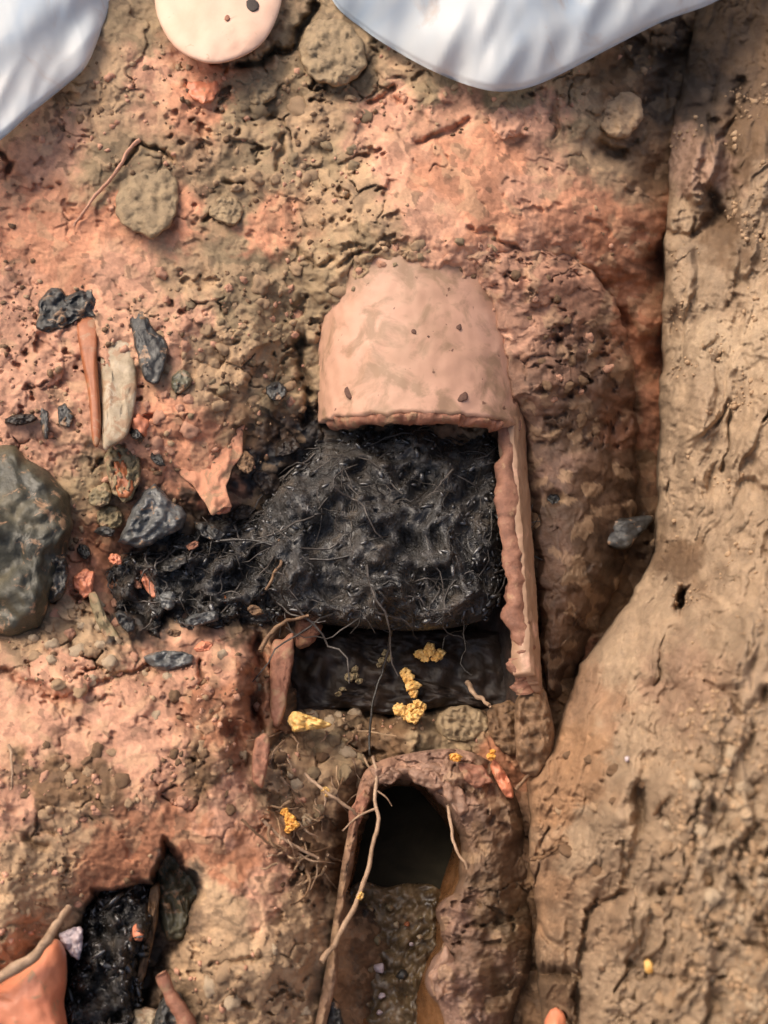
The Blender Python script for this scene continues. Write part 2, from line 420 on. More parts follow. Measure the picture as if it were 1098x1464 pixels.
HC = [(-500, -400, .30), (0, -400, .30), (500, -400, .30), (1000, -400, .22), (1500, -400, .25),
      (-500, 700, .18), (-500, 1800, .14), (400, 1900, .05), (1500, 700, .0), (1500, 1800, .0), (1000, 1900, .0),
      (-60, 0, .21), (100, 0, .20), (300, 0, .20), (450, 0, .19), (600, 100, .175), (750, 100, .175), (850, 60, .14), (930, 90, .08), (985, 60, .03), (1100, 60, .05),
      (0, 200, .14), (150, 200, .145), (300, 200, .145), (450, 200, .14), (600, 200, .155), (750, 220, .145), (860, 220, .10), (940, 250, .03),
      (0, 330, .105), (150, 330, .105), (300, 330, .105), (430, 340, .105), (500, 370, .115), (570, 335, .132), (680, 335, .130), (760, 350, .115), (840, 350, .07), (900, 350, .03), (945, 380, -.03),
      (0, 450, .08), (100, 480, .08), (250, 480, .08), (360, 480, .07), (425, 500, .04), (430, 420, .08), (600, 450, .04), (730, 440, .09), (770, 480, .085), (830, 490, .055), (885, 520, .0), (935, 520, -.055),
      (0, 570, .065), (150, 600, .06), (280, 600, .06), (380, 600, .03), (430, 600, .015), (775, 600, .045), (830, 620, .015), (880, 640, -.025), (930, 650, -.07),
      (0, 700, .02), (150, 720, .025), (280, 690, .035), (350, 760, -.02), (550, 740, -.03), (790, 740, .0), (870, 760, -.05), (930, 760, -.09),
      (0, 880, .03), (100, 920, .045), (200, 850, -.015), (330, 850, -.02), (420, 880, -.015), (550, 850, -.07), (700, 850, -.06), (790, 860, -.025), (860, 880, -.08),
      (0, 980, .055), (120, 980, .055), (250, 970, .05), (350, 960, .05), (390, 980, .0), (460, 950, -.12), (570, 950, -.13), (690, 950, -.12), (775, 960, -.045), (830, 960, -.09),
      (0, 1080, .065), (150, 1080, .065), (280, 1060, .065), (345, 1080, .045), (400, 1060, -.01), (480, 1040, -.025), (600, 1045, -.02), (700, 1050, -.03), (765, 1080, -.035),
      (0, 1200, .06), (150, 1180, .06), (280, 1180, .055), (400, 1180, .02), (455, 1200, .012), (500, 1160, -.035), (580, 1200, -.16), (630, 1210, -.15), (700, 1250, -.05), (780, 1250, -.03),
      (0, 1330, .06), (60, 1420, .0), (180, 1340, -.02), (180, 1450, -.03), (300, 1290, .05), (350, 1380, .05), (420, 1380, .04), (445, 1320, .022), (560, 1300, -.11), (560, 1450, -.11), (640, 1400, -.11), (720, 1420, -.06), (800, 1420, -.03),
      (1100, 400, -.1), (1100, 900, -.1), (1100, 1400, -.1)]
DROP = [(500, 370), (570, 335), (680, 335), (760, 350), (840, 350), (730, 440), (770, 480), (830, 490), (885, 520), (775, 600), (830, 620), (880, 640), (600, 450), (425, 500), (430, 420), (900, 350)]
HC = [c for c in HC if (c[0], c[1]) not in DROP]
for x, y, dz in ((476, 428, 0), (500, 398, 0), (548, 372, 0), (600, 374, 0), (650, 380, 0), (690, 388, 0), (714, 432, 0), (732, 480, .002), (742, 530, .004),
                 (470, 470, -.02), (500, 440, -.02), (550, 405, -.02), (600, 410, -.03), (660, 420, -.02), (690, 450, -.02), (705, 500, -.02), (600, 480, -.05), (520, 520, -.05), (690, 560, -.05), (600, 560, -.06),
                 (485, 380, .012), (540, 345, .012), (600, 342, .012), (660, 348, .012), (715, 380, .014), (738, 420, .016), (745, 460, .016)):
    b_ = barrel_h(x, y)
    if b_ is None: b_ = .06
    HC.append((x, y, b_ + dz))
HC += [(436, 470, .055), (434, 540, .03), (425, 400, .085), (790, 450, .0), (780, 550, -.01), (850, 550, -.06), (830, 650, -.07), (862, 470, -.03), (770, 372, .108), (850, 335, .10), (800, 318, .13), (905, 380, .06), (928, 460, .01), (936, 560, -.03), (880, 300, .095), (925, 320, .06), (908, 430, .025), (912, 520, -.015)]
RED = [(770, 320), (850, 300), (960, 380), (960, 720), (915, 720), (905, 600), (898, 530), (880, 465), (850, 410)]
CREV = [([(368, 915), (366, 1040)], 13, .035), ([(345, 92), (375, 92), (395, 75), (420, 70), (432, 40), (450, 8)], 8, .03), ([(172, 238), (195, 206), (225, 211), (247, 228)], 5, .014), ([(290, 316), (304, 301), (330, 319)], 5, .012), ([(322, 264), (342, 262)], 5, .012), ([(2, 218), (14, 232), (12, 246)], 7, .016),
        ([(473, 114), (492, 102)], 8, .016), ([(525, 150), (560, 128), (572, 142)], 7, .014), ([(600, 205), (640, 190), (668, 175)], 8, .012), ([(795, 135), (790, 165), (793, 200)], 5, .01), ([(860, 215), (885, 222)], 14, .03), ([(880, 100), (925, 85)], 14, .03), ([(900, 60), (960, 90), (940, 150)], 22, .03),
        ([(670, 328), (700, 332), (742, 358), (762, 392), (744, 416)], 4.5, .007), ([(480, 380), (500, 372), (530, 352)], 5, .007), ([(840, 310), (870, 335)], 6, .006),
        ([(400, 195), (396, 240)], 5, .01), ([(415, 350), (450, 380), (470, 372)], 6, .01), ([(280, 690), (310, 700)], 5, .01), ([(0, 960), (60, 985), (110, 1000)], 9, .012), ([(130, 985), (160, 970), (220, 955)], 8, .012), ([(285, 940), (292, 975)], 6, .015), ([(330, 1045), (350, 1090)], 14, .02),
        ([(40, 1200), (60, 1215)], 7, .008), ([(60, 1180), (75, 1190)], 7, .008), ([(300, 1380), (380, 1372)], 4, .008), ([(352, 1432), (358, 1436)], 9, .016), ([(430, 490), (440, 560), (440, 600)], 8, .02)]
RECESS = [(418, 925), (470, 908), (735, 905), (742, 1000), (640, 1008), (560, 1020), (500, 1008), (425, 1015)]
BORE = [(530, 1118), (590, 1112), (630, 1140), (662, 1190), (655, 1265), (630, 1300), (560, 1300), (495, 1290), (508, 1200)]
SINK = [(235, 1195), (290, 1270), (270, 1340), (225, 1400), (200, 1470), (90, 1480), (100, 1360), (130, 1275), (215, 1260)]
# smoothness of the soil: (x, y, clod size amplitude in metres)
AC = [(100, 100, .005), (300, 150, .006), (450, 100, .008), (500, 220, .006), (620, 160, .006), (750, 160, .006), (880, 130, .010), (700, 260, .0022), (820, 290, .0025), (920, 420, .002),
      (600, 240, .004), (100, 300, .003), (250, 300, .003), (60, 250, .004), (300, 420, .006), (200, 540, .006), (330, 560, .006), (60, 530, .005), (420, 400, .006),
      (650, 350, .004), (780, 430, .006), (820, 560, .006), (830, 700, .004), (850, 850, .004), (60, 1020, .003), (200, 1020, .004), (120, 950, .008), (300, 1040, .006), (100, 1130, .006),
      (250, 1120, .006), (150, 1210, .0025), (310, 1200, .003), (350, 1310, .0025), (60, 1260, .004), (420, 1330, .005), (350, 1440, .005), (480, 1090, .007), (650, 1050, .006), (400, 1200, .006), (250, 830, .004), (580, 950, .004), (200, 350, .0018), (60, 335, .0012), (320, 345, .0012), (200, 270, .003), (130, 350, .0012), (260, 345, .0012), (640, 270, .0012), (740, 250, .0012), (820, 300, .0015), (680, 310, .0015), (30, 1020, .0012), (150, 1030, .0015), (180, 1075, .0015), (170, 1225, .0012), (220, 1200, .0014), (310, 1180, .0015), (335, 1230, .0015), (330, 1300, .0012), (300, 660, .0015), (70, 240, .002), (80, 290, .0012)]
CC = [(0, 150, CT), (60, 220, CP), (150, 120, CT), (200, 40, CL), (150, 250, CL), (215, 260, CL), (130, 310, CO), (40, 290, CO), (290, 135, CO), (230, 100, CP), (340, 150, CL), (400, 110, CL), (470, 60, CL), (440, 180, CT), (460, 220, CL), (380, 220, CL), (320, 290, CL), (250, 310, CO), (365, 335, CO), (330, 360, CL),
      (520, 110, CL), (560, 160, CP), (620, 120, CL), (660, 150, CP), (740, 130, CL), (700, 200, CO), (770, 170, CP), (820, 130, CT), (840, 190, CL), (880, 110, CB), (930, 80, CD), (900, 170, CB), (960, 150, CD), (870, 230, CT), (930, 230, CB),
      (560, 230, CP), (620, 260, CO), (690, 240, CO), (760, 270, CP), (820, 300, CO), (870, 330, CR), (930, 350, CR), (920, 440, CR), (940, 550, CR), (600, 310, CP), (700, 320, CO), (520, 290, CT), (500, 360, CL), (560, 370, CT), (640, 360, CP), (740, 370, CP), (460, 400, CL),
      (20, 350, CO), (80, 380, CO), (180, 390, CP), (20, 420, CP), (260, 400, CT), (380, 390, CL), (340, 440, CL), (260, 470, CP), (420, 470, CL), (400, 560, CL), (330, 540, CT), (300, 500, CT), (60, 510, CP), (220, 600, CO), (260, 640, CO), (170, 600, CP), (50, 590, CP), (300, 690, CO), (270, 660, CO), (350, 620, CB), (400, 620, CD),
      (740, 420, CP), (790, 420, CP), (780, 500, CB), (840, 470, CR), (830, 540, CB), (870, 580, CB), (800, 620, CB), (900, 660, CB), (930, 640, CR), (830, 700, CB), (880, 760, CD), (850, 820, CB), (800, 880, CB), (860, 880, CB), (800, 980, CB), (830, 930, CR), (780, 1060, CB),  # right of the pipe: brown mud, with the gap's shade put into the colour
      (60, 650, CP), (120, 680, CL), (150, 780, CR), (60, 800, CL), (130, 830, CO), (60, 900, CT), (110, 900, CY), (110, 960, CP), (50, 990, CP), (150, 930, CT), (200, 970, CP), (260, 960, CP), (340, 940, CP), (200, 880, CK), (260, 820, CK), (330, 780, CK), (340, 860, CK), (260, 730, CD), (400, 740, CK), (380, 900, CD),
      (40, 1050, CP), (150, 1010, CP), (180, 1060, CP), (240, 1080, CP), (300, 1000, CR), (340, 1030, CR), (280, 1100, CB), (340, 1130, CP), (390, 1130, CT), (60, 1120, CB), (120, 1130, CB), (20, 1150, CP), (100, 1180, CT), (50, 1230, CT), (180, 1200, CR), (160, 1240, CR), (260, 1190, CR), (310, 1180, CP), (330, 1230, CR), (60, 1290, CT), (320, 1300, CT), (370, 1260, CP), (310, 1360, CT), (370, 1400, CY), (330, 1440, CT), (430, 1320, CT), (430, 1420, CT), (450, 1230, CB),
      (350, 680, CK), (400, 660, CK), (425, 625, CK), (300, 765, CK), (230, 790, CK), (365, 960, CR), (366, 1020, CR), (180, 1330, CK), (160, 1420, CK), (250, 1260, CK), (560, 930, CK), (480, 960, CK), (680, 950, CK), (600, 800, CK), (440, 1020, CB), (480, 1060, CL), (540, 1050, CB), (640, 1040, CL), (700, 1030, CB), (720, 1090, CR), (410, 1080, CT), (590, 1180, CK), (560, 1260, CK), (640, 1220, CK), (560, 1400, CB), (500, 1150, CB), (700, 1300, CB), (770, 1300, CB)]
def shepard(ctrl, x, y, k, p=3.2):
    num = np.zeros(np.shape(x) + (k,)); den = np.zeros(np.shape(x))
    for c in ctrl:
        w = 1 / (((x - c[0]) ** 2 + (y - c[1]) ** 2 + 60) ** (p / 2))
        num += w[..., None] * np.atleast_1d(np.array(c[2], float)); den += w
    return num / den[..., None]

def axis(lo, hi, step, far_lo, far_hi):
    a = list(np.arange(lo, hi + step, step)); s = step
    while a[-1] < far_hi: s *= 1.25; a.append(a[-1] + min(s, 40))
    s = step
    while a[0] > far_lo: s *= 1.25; a.insert(0, a[0] - min(s, 40))
    return np.array(a)

def soil_detail(X, Y, amp):
    wx = X + 10 * fbm(X / 38, Y / 38, 3, 3); wy = Y + 10 * fbm(X / 38, Y / 38, 7, 3)
    f1, f2, i1 = worley(wx / 46, wy / 40, 21)
    g1, g2, j1 = worley(wx / 20 + 7, wy / 18, 22)
    k1, k2, l1 = worley(wx / 9.5 + 7, wy / 9, 23)
    gate = ss(-0.15, 0.35, fbm(X / 110, Y / 110, 31, 3))
    gate2 = ss(-0.1, 0.4, fbm(X / 60, Y / 60, 37, 3))
    q1, q2, o1 = worley(wx / 100 + 3, wy / 84, 24)
    d = 1.8 * fbm(X / 95, Y / 95, 41, 3) * amp
    d = d + amp * 2.0 * (1 - gate) * (np.sqrt(np.clip(1 - q1 ** 2 * 1.1, 0, 1)) - 0.6 + 0.8 * (o1 - .5))
    d = d + amp * 1.9 * gate * (np.sqrt(np.clip(1 - f1 ** 2 * 1.15, 0, 1)) - 0.6 + 0.6 * (i1 - .5))
    d = d + amp * 0.95 * gate2 * (np.sqrt(np.clip(1 - g1 ** 2 * 1.2, 0, 1)) - 0.6 + 0.7 * (j1 - .5))
    d = d + amp * 0.16 * gate2 * (np.sqrt(np.clip(1 - k1 ** 2 * 1.2, 0, 1)) - 0.6 + 0.6 * (l1 - .5))
    pits = ss(0.30, 0.62, fbm(X / 34, Y / 26, 53, 3, .6)) * ss(-.1, .4, fbm(X / 120, Y / 120, 54, 2))
    d = d - amp * 2.2 * pits
    crack = (1 - ss(0.0, 0.09, f2 - f1)) * ss(0.32, 0.62, fbm(X / 70, Y / 70, 51, 3))
    d = d - amp * 1.6 * crack
    d = d + 0.0006 * fbm(X / 8, Y / 8, 61, 3) + 0.0030 * fbm(X / 30, Y / 30, 62, 3) * (0.22 + amp * 110)
    return d, i1, j1, l1

def ground_h(X, Y):
    wX = X + 7 * fbm(X / 30, Y / 30, 71, 3); wY = Y + 7 * fbm(X / 30, Y / 30, 72, 3)
    h = rbf(HC, wX, wY)
    amp = shepard(AC, X, Y, 1)[..., 0] * 0.85
    amp = amp * (1 - .7 * (1 - ss(-15, 15, sdpoly(X, Y, RED))))
    d, i1, j1, l1 = soil_detail(X, Y, amp)
    h = h + d
    for path, w, dep in CREV:
        dd = np.full(X.shape, 1e9)
        for (x0, y0), (x1, y1) in zip(path[:-1], path[1:]):
            ex, ey = x1 - x0, y1 - y0
            t = np.clip(((wX - x0) * ex + (wY - y0) * ey) / (ex * ex + ey * ey), 0, 1)
            dd = np.minimum(dd, np.hypot(wX - x0 - t * ex, wY - y0 - t * ey))
        h = h - dep * np.exp(-(dd / (w * .75)) ** 2)
    for poly, dep, w in ((RECESS, -.10, 9), (BORE, -.15, 9), (SINK, -.035, 12)):
        mk = 1 - ss(-w, w * 0.4, sdpoly(wX, wY, poly))
        h = h * (1 - mk) + np.minimum(h, dep + d * (0.08 if poly is BORE else 0.7)) * mk
    return h, amp, i1, j1, l1

GX = axis(-24, 1000, 1.75, -520, 1600); GY = axis(-24, 1490, 1.75, -430, 1900)
X, Y = np.meshgrid(GX, GY)
GH, GA, I1, J1, L1 = ground_h(X, Y)
def gh(px, py):
    i = np.clip(np.searchsorted(GX, px), 0, len(GX) - 1); j = np.clip(np.searchsorted(GY, py), 0, len(GY) - 1)
    return float(GH[j, i])
def soil_colour(X, Y, ctrl, I1, J1, L1, amt=1.0):
    wX = X + 26 * fbm(X / 45, Y / 45, 81, 4, .6); wY = Y + 26 * fbm(X / 45, Y / 45, 82, 4, .6)
    c = shepard(ctrl, wX, wY, 3, 4.5)
    v = 1 + amt * (0.34 * (I1 - .5) + 0.40 * (J1 - .5) + 0.30 * (L1 - .5))
    c = c * v[..., None]
    # grains of the neighbouring earth mixed in
    g = ss(0.72, 0.9, J1) * 0.5 * amt
    c = c * (1 - g[..., None]) + np.array(CT) * g[..., None]
    g = ss(0.88, 0.97, L1) * 0.55 * amt
    c = c * (1 - g[..., None]) + np.array(CD) * g[..., None]
    return c
def sheet(name, X, Y, Hh, colr, wet, skirt=True):
    P = pt(X, Y, Hh); nr, nc = X.shape
    V = P.reshape(-1, 3); Fc = grid_faces(nr, nc)
    C4 = np.ones((len(V), 4), np.float32); C4[:, :3] = colr.reshape(-1, 3)
    o_wet = wet.reshape(-1).astype(np.float32)
    if skirt:
        ring = np.concatenate([np.arange(nc), np.arange(1, nr) * nc + nc - 1, (nr - 1) * nc + np.arange(nc - 2, -1, -1), np.arange(nr - 2, 0, -1) * nc])
        layers = [ring]; cen = V[ring].mean(0)
        for dist, z in ((0.4, .22), (1.2, .42), (4, .46), (20, .46), (120, .46)):
            B = V[ring].copy(); dr = B - cen; dr[:, 2] = 0; dr /= np.linalg.norm(dr, axis=1)[:, None]
            B[:, :2] += dr[:, :2] * dist; B[:, 2] = z
            base = len(V); V = np.vstack([V, B])
            C4 = np.vstack([C4, np.tile(np.array([[*CT, 1]], np.float32), (len(ring), 1))]); o_wet = np.concatenate([o_wet, np.zeros(len(ring), np.float32)])
            prev = layers[-1]; cur = base + np.arange(len(ring)); layers.append(cur)
            Fc = np.vstack([Fc, np.stack([prev, np.roll(prev, -1), np.roll(cur, -1), cur], 1)])
    o = link_mesh(name, V, Fc, M['soil'], origin=(0, 0, 0))
    a = o.data.attributes.new('soil', 'FLOAT_COLOR', 'POINT'); a.data.foreach_set('color', C4.ravel())
    a = o.data.attributes.new('wet', 'FLOAT', 'POINT'); a.data.foreach_set('value', o_wet)
    return tag(o, kind='structure')
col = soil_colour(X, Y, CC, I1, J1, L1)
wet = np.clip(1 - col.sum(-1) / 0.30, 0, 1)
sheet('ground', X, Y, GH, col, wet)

# ------------------------------------------------------------------ clay bank on the right
EDGE = [(-600, 1010), (-50, 1000), (60, 985), (150, 968), (200, 960), (300, 954), (430, 950), (600, 946), (720, 943), (790, 938), (850, 908), (900, 872), (950, 833), (1000, 815), (1060, 790), (1120, 758), (1200, 755), (1300, 766), (1400, 768), (1464, 775), (1950, 830)]
BX = axis(736, 1290, 1.75, 690, 1750); BY = axis(-24, 1490, 1.75, -430, 1900)
X, Y = np.meshgrid(BX, BY)
BCREV = [([(912, 1130), (918, 1180), (905, 1230), (897, 1262)], 10, .016), ([(897, 1275), (852, 1290), (836, 1330), (828, 1380), (825, 1470)], 5, .02), ([(775, 1390), (825, 1396)], 6, .014), ([(760, 1230), (806, 1208)], 3, .008), ([(944, 1276), (968, 1266)], 5, .014), ([(1008, 975), (1048, 996), (1056, 1022)], 4, .012), ([(977, 846), (970, 872)], 5, .03),
         ([(1000, 1070), (1002, 1150), (985, 1260), (955, 1310), (944, 1380)], 3.5, .008), ([(958, 330), (1000, 342), (1018, 312)], 7, .016), ([(1092, 300), (1060, 370), (1045, 440)], 9, .014), ([(955, 800), (1000, 722), (1035, 665)], 9, .008), ([(1060, 1340), (1100, 1362)], 5, .012), ([(925, 1392), (1000, 1404), (960, 1442)], 4, .01), ([(1020, 180), (1000, 260), (1040, 320)], 8, .016), ([(1060, 120), (1040, 200), (1046, 280)], 9, .016), ([(985, 1180), (1002, 1150)], 3, .01), ([(1080, 1180), (1050, 1250), (1075, 1290)], 4, .01)]
def bank_h(X, Y):
    ex = np.array(EDGE, float)
    xe = np.interp(Y, ex[:, 0], ex[:, 1]) + 6 * fbm(Y / 60, X / 60, 91, 3)
    u = X - xe
    he = np.interp(Y, [-400, 0, 100, 250, 430, 700, 850, 1000, 1200, 1464, 1900], [.10, .07, .05, .04, .03, .01, .015, .01, .0, -.01, 0])
    rise = np.interp(Y, [-400, 0, 150, 300, 500, 900, 1464], [.14, .10, .10, .15, .21, .22, .20])
    uu = np.maximum(u, 0) / 230.0; h = he + rise * np.where(uu < 1, uu ** .9, 1 + .35 * (uu - 1))
    al = (X * 0.34 - Y * 0.94); ac = (X * 0.94 + Y * 0.34)
    al = al + 22 * fbm(X / 80, Y / 80, 94, 2); ac = ac + 12 * fbm(X / 70, Y / 70, 95, 3)
    st = fbm(ac / 52, al / 260, 96, 3, .42)
    h = h + 0.011 * st
    h = h + .0042 * fbm(ac / 12, al / 85, 196, 4, .6) * ss(-.45, .15, fbm(X / 120, Y / 160, 197, 2))
    f1, f2, i1 = worley(ac / 72, al / 230, 97)                 # long slabs pulled by the digging
    gate = ss(-0.2, 0.25, fbm(X / 170, Y / 170, 98, 2))
    h = h + gate * 0.012 * (i1 - .5) * 1.6 * ss(0, .12, f2 - f1)
    m1, m2, mi = worley((ac + 14 * fbm(X / 24, Y / 24, 205, 3)) / 34, (al + 14 * fbm(X / 24, Y / 24, 206, 3)) / 58, 207)
    h = h + .007 * (mi - .5) * ss(0, .15, m2 - m1) * ss(-.25, .2, fbm(X / 100, Y / 130, 208, 2))
    h = h + .0013 * fbm(X / 9, Y / 14, 209, 4, .65) * ss(-.3, .3, fbm(X / 60, Y / 60, 210, 2))
    for path, w, dep in BCREV:
        dd = np.full(X.shape, 1e9); wx_ = X + 5 * fbm(X / 18, Y / 18, 211, 3); wy_ = Y + 5 * fbm(X / 18, Y / 18, 212, 3)
        for (x0, y0), (x1, y1) in zip(path[:-1], path[1:]):
            ex, ey = x1 - x0, y1 - y0; t = np.clip(((wx_ - x0) * ex + (wy_ - y0) * ey) / (ex * ex + ey * ey), 0, 1)
            dd = np.minimum(dd, np.hypot(wx_ - x0 - t * ex, wy_ - y0 - t * ey))
        h = h - dep * np.exp(-(dd / w) ** 2)
    crack = (1 - ss(0, 0.09, f2 - f1)) * ss(0.2, 0.5, fbm(X / 90, Y / 90, 99, 3))
    h = h - 0.013 * crack
    lowmask = ss(1000, 1250, Y) * ss(60, 200, u) * .9 + .12
    amp = .0044 * lowmask + 0.0007
    d, q1, j1, l1 = soil_detail(X + 900, Y + 300, amp)
    h = h + d
    # pits
    for (x, y, rx, ry, dep) in ((975, 858, 7, 17, .03), (918, 1145, 13, 30, .02), (1017, 1255, 13, 16, .03), (1020, 1155, 7, 8, .02), (1040, 985, 12, 7, .014), (1055, 1005, 6, 18, .014), (1030, 310, 18, 30, .025), (815, 1345, 10, 55, .02), (800, 1392, 32, 10, .03), (1095, 995, 9, 14, .025), (953, 1275, 14, 8, .02), (1078, 660, 8, 10, .012), (1040, 680, 6, 18, .012)):
        h = h - dep * .6 * np.exp(-(((X - x) / rx * 1.2) ** 2 + ((Y - y) / ry) ** 2) ** 1.5)
    # slabs standing proud
    for (x, y, rx, ry, a, up) in ((1005, 235, 26, 62, .28, .035), (975, 395, 22, 70, .1, .02), (1075, 300, 26, 150, .18, .02), (985, 920, 28, 80, .3, .008), (1000, 600, 26, 120, .15, .012), (905, 1300, 26, 90, .25, .012), (1060, 860, 40, 140, .2, .012)):
        xr = (X - x) * math.cos(a) + (Y - y) * math.sin(a); yr = -(X - x) * math.sin(a) + (Y - y) * math.cos(a)
        h = h + up * (1 - ss(.55, 1.05, ((xr / rx) ** 2 + (yr / ry) ** 2) ** .5 + .12 * fbm(X / 25, Y / 25, 101, 3)))
    under = 1 - ss(-12, 1, u)
    h = h - .006 * (1 - ss(0, 10, u)) - .24 * under
    return h, i1, j1, l1, 1 + .12 * fbm(ac / 13, al / 110, 198, 4, .6) + .16 * fbm(X / 55, Y / 80, 199, 4)
BH, I1, J1, L1, U = bank_h(X, Y)
def bh(px, py):
    i = np.clip(np.searchsorted(BX, px), 0, len(BX) - 1); j = np.clip(np.searchsorted(BY, py), 0, len(BY) - 1)
    return float(BH[j, i])
CBK = [(960, 60, CD), (1040, 60, CB), (1090, 20, CB), (1000, 130, CD), (1010, 230, (.36, .21, .13)), (970, 330, CT), (1060, 200, CB), (1090, 300, CT), (1040, 330, CB), (970, 430, CT), (1040, 420, CT), (1080, 480, CY), (1000, 480, CY), (970, 560, CT), (1040, 600, CT), (1090, 680, CT), (960, 700, CT), (1000, 750, CT), (1060, 780, CT), (970, 800, CB), (940, 860, CT), (900, 950, CT), (1040, 880, CT), (970, 970, (.34, .20, .115)), (850, 1000, (.36, .2, .105)), (830, 1080, (.36, .19, .09)), (900, 1060, CT), (790, 1150, (.36, .19, .09)), (780, 1280, (.33, .18, .09)), (850, 1200, CT), (840, 1300, (.36, .22, .12)), (950, 1150, CT), (950, 1280, CT), (1060, 1080, CT), (1060, 1200, CY), (1080, 1300, CY), (1000, 1380, CT), (900, 1400, CT), (1080, 1420, CY), (880, 1450, CT), (790, 1430, CB)]
col = soil_colour(X, Y, CBK, I1 * .5 + .25, J1 * .6 + .2, L1 * .7 + .1, 0.7)
col = col * np.array([.80, .85, .93]) * np.clip(U, .5, 1.5)[..., None]; sheet('clay_bank', X, Y, BH, col, np.zeros(X.shape), skirt=False)

def stone(outline, dh, thick, mat, label, cat='stone', name='stone', **kw):
    P = np.array(outline, float); c = P.mean(0)
    kw.setdefault('rough', thick * .38); kw.setdefault('rscale', 15); dh -= .003; kw.setdefault('power', 4.5); kw.setdefault('jag', .09); kw['rings'] = kw.get('rings', 12) + 8; kw['n'] = kw.get('n', 56) + 40
    return tag(lump(name, outline, gh(*c) + dh, thick, M[mat], **kw), label, cat)

# ------------------------------------------------------------------ the drain pipe
def shell_part(name, th0, th1, y_front, y_back, mat, parent, nth=40, ny=30, jag=0.003, seed=1, edge_jag=0.0):
    """thick piece of pipe wall between two angles (0 = right, 90 = crown), closed on every side"""
    th = np.linspace(0, 1, nth); s = np.linspace(0, 1, ny)
    S, T = np.meshgrid(s, th, indexing='ij')
    S9 = S * 2.2
    a0 = math.radians(th0) + edge_jag * fbm(S9, S * 0 + seed, seed, 5, .55); a1 = math.radians(th1) + edge_jag * fbm(S9, S * 0 + seed, seed + 3, 5, .55)
    A = a0 + (a1 - a0) * T
    yf = (y_front(A) if callable(y_front) else y_front) + jag * fbm(A * 7, A * 0 + seed, seed + 9, 4, .6)
    Yv = yf + (y_back - yf) * S
    def surf(R):
        R = R * pipe_r(Yv) / RO
        return np.stack([PX + R * np.cos(A), Yv, pipe_z(Yv) + R * np.sin(A)], -1).reshape(-1, 3)
    bump_ = 0.0009 * fbm(A * 9, Yv * 60, seed + 5, 3)
    Vo = surf(RO + bump_); Vi = surf(RI + bump_)
    n = len(Vo); V = np.vstack([Vo, Vi])
    Fo = grid_faces(ny, nth); Fi = grid_faces(ny, nth)[:, ::-1] + n
    ring = np.concatenate([np.arange(nth), np.arange(1, ny) * nth + nth - 1, (ny - 1) * nth + np.arange(nth - 2, -1, -1), np.arange(ny - 2, 0, -1) * nth])
    R2 = np.roll(ring, -1)
    Fe = np.stack([ring, R2, R2 + n, ring + n], 1)
    o = link_mesh(name, V, np.vstack([Fo, Fi, Fe]), mat, parent, origin=(PX, float(Yv.mean()), PZ))
    bm = bmesh.new(); bm.from_mesh(o.data); bmesh.ops.recalc_face_normals(bm, faces=bm.faces); bm.to_mesh(o.data); bm.free()
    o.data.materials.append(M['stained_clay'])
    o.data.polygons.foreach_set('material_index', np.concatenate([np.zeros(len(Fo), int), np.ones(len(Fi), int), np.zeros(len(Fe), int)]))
    o.data.polygons.foreach_set('use_smooth', np.concatenate([np.ones(len(Fo) + len(Fi), bool), np.ones(len(Fe), bool)]))
    return o
pipe = empty('clay_pipe', (PX, YC, PZ - RO))
tag(pipe, 'large salmon clay drain pipe half bared from mud, its crown broken off around black roots', 'pipe')
def cut(A): return YC + 0.030 * (1 - np.sin(A)) ** 1.0 * np.where(np.cos(A) < 0, 1.25, 0.75)
barrel = shell_part('barrel', -30, 210, cut, 0.205, M['pipe'], pipe, 120, 60, 0.0022, 5)
wall = shell_part('broken_side_wall', 34, -50, lambda A: -0.150 - 0.05 * np.clip(0.6 - np.sin(A), 0, 1), 0.075, M['muddy_pipe'], pipe, 90, 160, 0.005, 15, 0.07)
wall['label'] = 'jagged right side wall left standing below the broken crown'
# mud-caked shoulder of the joint, curving down on the right of the barrel
SI = [(610, 352), (672, 384), (700, 430), (722, 490), (738, 560), (760, 630), (772, 720), (776, 820), (780, 900), (778, 980)]
SO = [(680, 334), (786, 352), (852, 398), (887, 462), (901, 540), (904, 640), (905, 740), (880, 840), (838, 920), (800, 1010)]
SHI = [barrel_h(610, 356), barrel_h(672, 390), barrel_h(700, 432), barrel_h(720, 490), barrel_h(732, 560), .028, .012, .0, -.012, -.03]
SHI = [(.06 if v is None else v + .002) if i < 5 else v for i, v in enumerate(SHI)]
SHO = [.112, .098, .082, .055, .015, -.02, -.045, -.065, -.075, -.085]
nS, nU = 330, 120
cI, cO = catmull(SI, nS), catmull(SO, nS)
tt = np.linspace(0, len(SHI) - 1, nS)
hi_ = np.interp(tt, range(len(SHI)), SHI); ho_ = np.interp(tt, range(len(SHO)), SHO)
U_, T_ = np.meshgrid(np.linspace(-.12, 1.12, nU), np.arange(nS), indexing='xy')
uc = np.clip(U_, 0, 1)
SX = cI[T_, 0] + (cO[T_, 0] - cI[T_, 0]) * np.minimum(U_, 1.03); SY = cI[T_, 1] + (cO[T_, 1] - cI[T_, 1]) * np.minimum(U_, 1.03)
SX = SX + 6 * fbm(SX / 30, SY / 30, 301, 3); SY = SY + 6 * fbm(SX / 30, SY / 30, 302, 3)
SH = hi_[T_] + (ho_[T_] - hi_[T_]) * uc ** 2.1 + .012 * np.sin(uc * math.pi) * np.interp(T_, [0, 40, 250, 330], [0, 1, 1, .3])
dS, i_, j_, l_ = soil_detail(SX + 300, SY, np.interp(SY, [340, 400, 600, 720, 900], [.002, .0036, .0036, .0018, .0024]))
